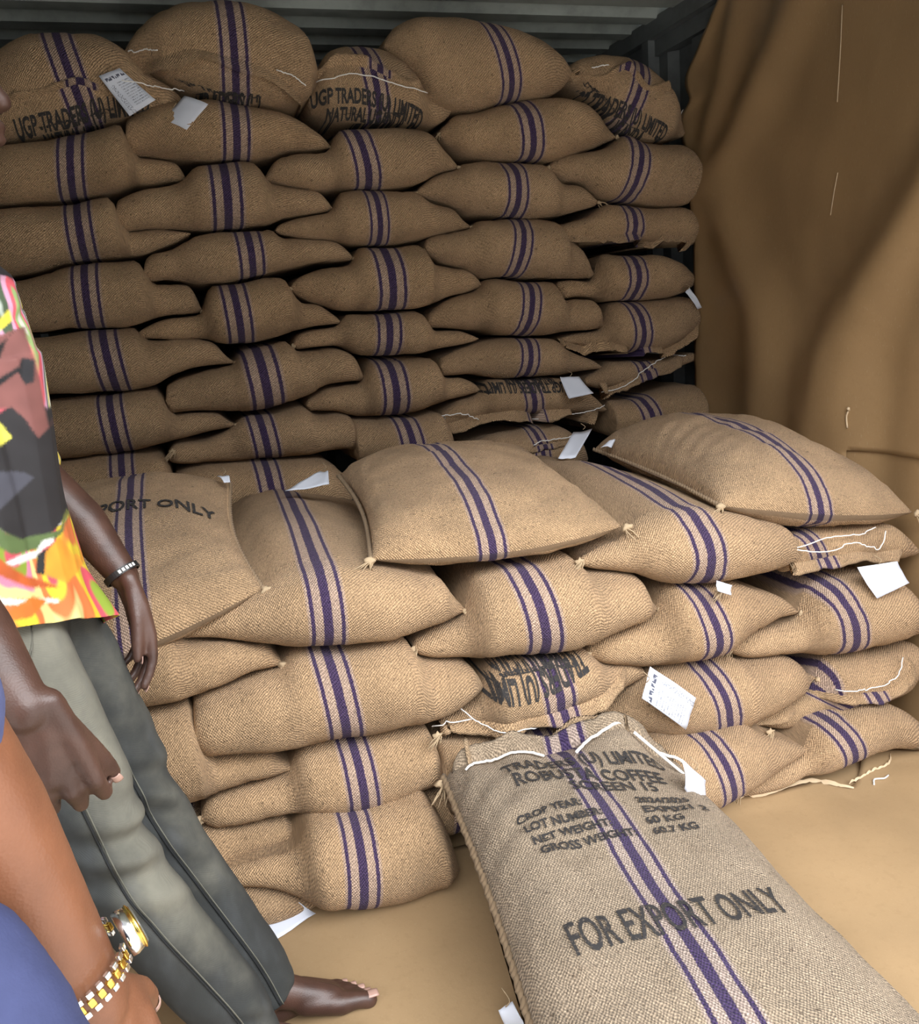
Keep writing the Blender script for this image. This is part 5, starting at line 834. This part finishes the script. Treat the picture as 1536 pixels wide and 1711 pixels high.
for dz in (0., .008):
    L_ = [bvh(jeans).ray_cast(V((x, 1.0, z-dz)), V((0, 1, 0)), 1.) for x, z in ((.095, .935), (.09, .90), (.07, .875), (.04, .86))]
    L_ = [h_[0]+V((0, -.001, 0)) for h_ in L_ if h_[0]]
    if len(L_) > 2: vs, fs = tube(spline(L_, 14), .0013, 4); mesh_obj('pocket_stitching', vs, fs, M['stitch'], jeans)
# shirt
SH = [[(.042, 1.47, .84, .142), (.036, 1.47, .94, .135), (.030, 1.47, 1.08, .130), (.025, 1.47, 1.20, .134), (.025, 1.46, 1.32, .132), (.045, 1.455, 1.385, .10), (.02, 1.47, 1.45, .08), (.02, 1.47, 1.54, .072)],
      [(.02, 1.395, .86, .118), (.005, 1.40, 1.0, .108), (-.0, 1.39, 1.30, .105), (-.015, 1.36, 1.40, .075), (-.035, 1.24, 1.30, .072), (-.04, 1.19, 1.24, .07)],
      [(.03, 1.545, .86, .118), (.005, 1.54, 1.0, .105), (-.01, 1.55, 1.30, .105), (-.015, 1.58, 1.40, .075), (.0, 1.645, 1.28, .070), (.035, 1.665, 1.20, .068), (.06, 1.67, 1.13, .066)]]
vs, fs = capsules(SH, .0028, None, 'shirt', smooth=8)
def shirt_shape(p):
    q = V(p)
    q += V((1, -.4, 0))*(noise.noise(V((p.x*5, p.y*6, p.z*3.)))*.011+noise.noise(V((p.x*12, p.y*14, p.z*7)))*.005)
    if p.z < .99:
        f_ = (.99-p.z)/.12; a_ = math.atan2(p.y-1.47, p.x-.03); q += V((cos(a_), sin(a_), 0))*(.012*f_+.010*f_*sin(a_*9+1)+.004*f_*sin(a_*17))
        q.z += .010*sin(a_*5)*f_
    return q
vs = [shirt_shape(v) for v in vs]
vs, fs = hemcut(vs, fs, (.0, 1.47, .872), (0.12, -.40, -1))
vs, fs = hemcut(vs, fs, (.03, 1.47, 1.500), (-.72, 0, .70))
vs, fs = hemcut(vs, fs, (-.055, 1.21, 1.085), (0, -.15, -1)) if False else (vs, fs)
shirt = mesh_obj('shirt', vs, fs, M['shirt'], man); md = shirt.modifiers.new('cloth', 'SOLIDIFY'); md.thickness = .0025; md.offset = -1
def inside(x, y, poly):
    c_ = False; j = len(poly)-1
    for i in range(len(poly)):
        if (poly[i][1] > y) != (poly[j][1] > y) and x < (poly[j][0]-poly[i][0])*(y-poly[i][1])/(poly[j][1]-poly[i][1])+poly[i][0]: c_ = not c_
        j = i
    return c_
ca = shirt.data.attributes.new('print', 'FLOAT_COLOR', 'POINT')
BR = [(.62, .60, .52), (.30, .42, .16), (.62, .10, .13), (.55, .30, .42), (.06, .09, .05), (.50, .56, .50), (.66, .50, .05)]
DYE = [(.62, .47, .03), (.55, .07, .10), (.22, .30, .03), (.62, .20, .30), (.62, .55, .22), (.58, .15, .04)]
for i, v in enumerate(vs):
    x, z = v.x, v.z
    n_ = noise.noise(V((x*9+v.y*9, v.y*3, z*5)))*1.6+noise.noise(V((x*22, v.y*22, z*11+7)))*.7
    if z > PRINT_Z0: pal = BR
    else: pal = DYE
    t = (n_*.5+.5)*len(pal)*1.3; a_, b_ = pal[int(t) % len(pal)], pal[(int(t)+1) % len(pal)]; e = min(1, max(0, (t % 1-.35)/.3))
    c_ = tuple(p*(1-e)+q*e for p, q in zip(a_, b_))
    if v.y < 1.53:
        for poly, col in PRINT_NECK_SHADE:
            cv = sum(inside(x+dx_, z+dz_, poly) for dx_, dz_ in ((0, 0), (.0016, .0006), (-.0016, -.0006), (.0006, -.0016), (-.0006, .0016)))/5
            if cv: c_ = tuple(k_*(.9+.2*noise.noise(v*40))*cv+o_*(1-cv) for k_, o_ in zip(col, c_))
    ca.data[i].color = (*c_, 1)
# wrist band of the far arm
def ring_band(c_, ax, r, wd, n=40, th=.003):
    c_, ax = V(c_), V(ax).normalized(); a = ax.orthogonal().normalized(); b = ax.cross(a); vs = []
    for i in range(n):
        g_ = 2*pi*i/n; rd = a*cos(g_)+b*sin(g_)
        for (dr, da) in ((0, -wd/2), (th, -wd/2), (th, wd/2), (0, wd/2)): vs.append(c_+rd*(r+dr)+ax*da)
    return vs, [(i*4+j, i*4+(j+1) % 4, ((i+1) % n)*4+(j+1) % 4, ((i+1) % n)*4+j) for i in range(n) for j in range(4)]
ax = (V(LW)-V((.155, 1.640, 1.02))).normalized(); bc = V(LW)-ax*.008
vs, fs = ring_band(bc, ax, .0295, .011); band = tag(mesh_obj('wristband', vs, fs, M['rubber'], None, bc, smooth=False), 'thin black wristband with pale letters on the dangling wrist', 'wristband')
for q in range(5):
    sd = V((.35, -.75, .5)); sd = (sd-ax*sd.dot(ax)).normalized(); tt = ax.cross(sd); a_ = (q-2)*.22
    n_ = sd*cos(a_)+tt*sin(a_); p = bc+n_*.0328; b_, f_ = box(-.0022, -.003, -.0004, .0022, .003, .0004)
    m_ = Matrix((tt*cos(a_)-sd*sin(a_), ax, n_)).transposed()
    mesh_obj('pale_letter', [p+m_ @ V(v) for v in b_], f_, M['thread'], band, smooth=False)
# ---- second person at the lower left edge, close to the camera
W2, E2, S2 = V(P2_W), V(P2_E), V(P2_S)
d2 = (W2-E2).normalized()
H2 = W2+d2*.0
arm = [[(*S2, .055), (*S2.lerp(E2, .5), .050), (*E2, .043), (*E2.lerp(W2, .28), .0435), (*E2.lerp(W2, .65), .036), (*W2, .0285)]]
h3, n5 = hand(W2, d2+V((.02, .0, -.25)), (.5, .9, 0), (1, -.3, .2), .185, (.3, .35, .4, .45))
bx, by = S2.x-.13, S2.y-.02
arm += [[(*S2, .06), (bx, by, S2.z+.02, .09), (bx-.16, by-.02, S2.z, .06), (bx-.21, by-.02, S2.z-.3, .045), (bx-.19, by+.06, S2.z-.55, .032)],
        [(bx, by, S2.z-.02, .11), (bx, by, S2.z-.30, .105), (bx, by, S2.z-.50, .11)], [(bx, by, S2.z, .06), (bx+.01, by+.02, S2.z+.13, .055)],
        [(bx+.07, by, S2.z-.52, .09), (bx+.07, by+.02, S2.z-.92, .065), (bx+.07, by, .10, .042)], [(bx-.08, by, S2.z-.52, .09), (bx-.08, by+.02, S2.z-.92, .065), (bx-.08, by, .10, .042)]]
h4, n6 = hand((bx-.19, by+.06, S2.z-.55), (0, .1, -1), (.3, .9, 0), (-1, 0, 0), .185)
f3, _ = foot((bx+.07, by, .085), (.2, 1, 0), (-1, .2, 0)); f4, _ = foot((bx-.08, by, .085), (-.1, 1, 0), (1, .1, 0))
hc2, hg2 = head_parts((bx+.02, by+.03, S2.z+.27), (.3, 1, -.1))
vs, fs = capsules(arm+h3+h4+f3+f4+hc2, .0045, None, 'person', smooth=5)
wom = mesh_obj('person', vs, fs, M['skin_mid'], None, (bx, by, 0)); tag(wom, 'bare arm with a two-tone metal watch and navy clothing at the frame\'s lower left', 'person')
add_nails(n5, wom)
vs, fs = capsules([[(*hg2(-.022, 0, .045), .089), (*hg2(.002, 0, .055), .083)]], .006, None, 'hair', smooth=2); mesh_obj('hair', vs, fs, M['hair'], wom)
CL = [[(*(S2+V((0, 0, .0))), .066), (*S2.lerp(E2, .55), .062), (*S2.lerp(E2, .8), .057), (*S2.lerp(E2, .93), .054)], [(bx-.16, by-.02, S2.z, .068), (bx-.20, by-.02, S2.z-.22, .06)],
      [(bx, by, S2.z, .115), (bx, by, S2.z-.30, .125), (bx, by, S2.z-.55, .13)], [(*S2, .06), (bx, by, S2.z+.02, .09), (bx-.16, by-.02, S2.z, .066)]]
vs, fs = capsules(CL, .006, None, 'blouse', smooth=6)
vs, fs = hemcut([v+V((1, -1, 0))*.006*noise.noise(v*11) for v in vs], fs, S2.lerp(E2, .86), (E2-S2).normalized()) if False else ([v+V((1, -1, 0))*.006*noise.noise(v*11) for v in vs], fs)
mesh_obj('denim_sleeve_top', vs, fs, M['denim'], wom)
NV_ = P2_NAVY
TR = [[(bx, by, S2.z-.52, .13), (bx, by, S2.z-.42, .115)], [(bx+.07, by, S2.z-.52, .11), (bx+.07, by+.02, S2.z-.92, .088), (bx+.07, by, .12, .075)], [(bx-.08, by, S2.z-.52, .11), (bx-.08, by+.02, S2.z-.92, .088), (bx-.08, by, .12, .075)]]+NV_
vs, fs = capsules(TR, .007, None, 'trousers', smooth=6); mesh_obj('navy_trousers', [v+V((1, -1, 0))*.005*noise.noise(v*9) for v in vs], fs, M['navy'], wom)
# watch
wc = W2-d2*WATCH_UP; xr = V((1, 0, 0)); xr = (xr-d2*xr.dot(d2)).normalized(); yr = d2.cross(xr)
ra, rb = WATCH_R
watch = bpy.data.objects.new('wristwatch', None); COL.objects.link(watch); watch.location = wc; watch.empty_display_size = .02
tag(watch, 'two-tone silver and gold linked watch on the bare forearm', 'watch')
tilt = V(WATCH_TILT)
NLK = 34
def wpos(a_, o_=0.): return wc+xr*cos(a_)*(ra+o_)+yr*sin(a_)*(rb+o_)+tilt*(cos(a_-WATCH_FACE))*.012
for i in range(NLK):
    a_ = 2*pi*i/NLK
    if abs((a_-WATCH_FACE+pi) % (2*pi)-pi) < .50: continue
    p = wpos(a_, .002); tg = (wpos(a_+.05)-wpos(a_-.05)).normalized(); n_ = (xr*cos(a_)+yr*sin(a_)); n_ = (n_-tg*n_.dot(tg)).normalized(); ax_ = tg.cross(n_)
    for k_, (o_, w_, mt) in enumerate(((-.0062, .0042, 'silver'), (0, .0058, 'gold'), (.0062, .0042, 'silver'))):
        sh = tg*(.0016 if k_ == 1 else 0)
        bm = bmesh.new(); bmesh.ops.create_cube(bm, size=1); bmesh.ops.bevel(bm, geom=bm.edges[:], offset=.22, segments=2, affect='EDGES', profile=.6)
        m_ = Matrix((tg*.0050, ax_*w_*1.12, n_*.0034)).transposed()
        vs = [p+sh+ax_*o_+m_ @ v.co for v in bm.verts]; mesh_obj('bracelet_link', vs, [tuple(q.index for q in f.verts) for f in bm.faces], M[mt], watch, wc, smooth=False); bm.free()
p = wpos(WATCH_FACE, .004); n_ = (xr*cos(WATCH_FACE)+yr*sin(WATCH_FACE)); tg = (wpos(WATCH_FACE+.05)-wpos(WATCH_FACE-.05)).normalized(); n_ = (n_-tg*n_.dot(tg)).normalized(); ax_ = tg.cross(n_)
def disc(name, mt, r0, r1, z0, z1, n=48):
    vs = []
    for (r_, z_) in ((0, z0), (r0, z0), (r0*1.04, (z0*.6+z1*.4)), (r1, z1), (0, z1)):
        for i in range(n): g_ = 2*pi*i/n; vs.append(p+tg*cos(g_)*r_+ax_*sin(g_)*r_+n_*z_)
    mesh_obj(name, vs, grid_faces(5, n, True), M[mt], watch, wc)
disc('watch_case', 'silver', .0175, .0165, -.004, .0065); disc('watch_bezel', 'gold', .0172, .0150, .0060, .0088); disc('watch_glass', 'glass', .0148, .0140, .0085, .0098)
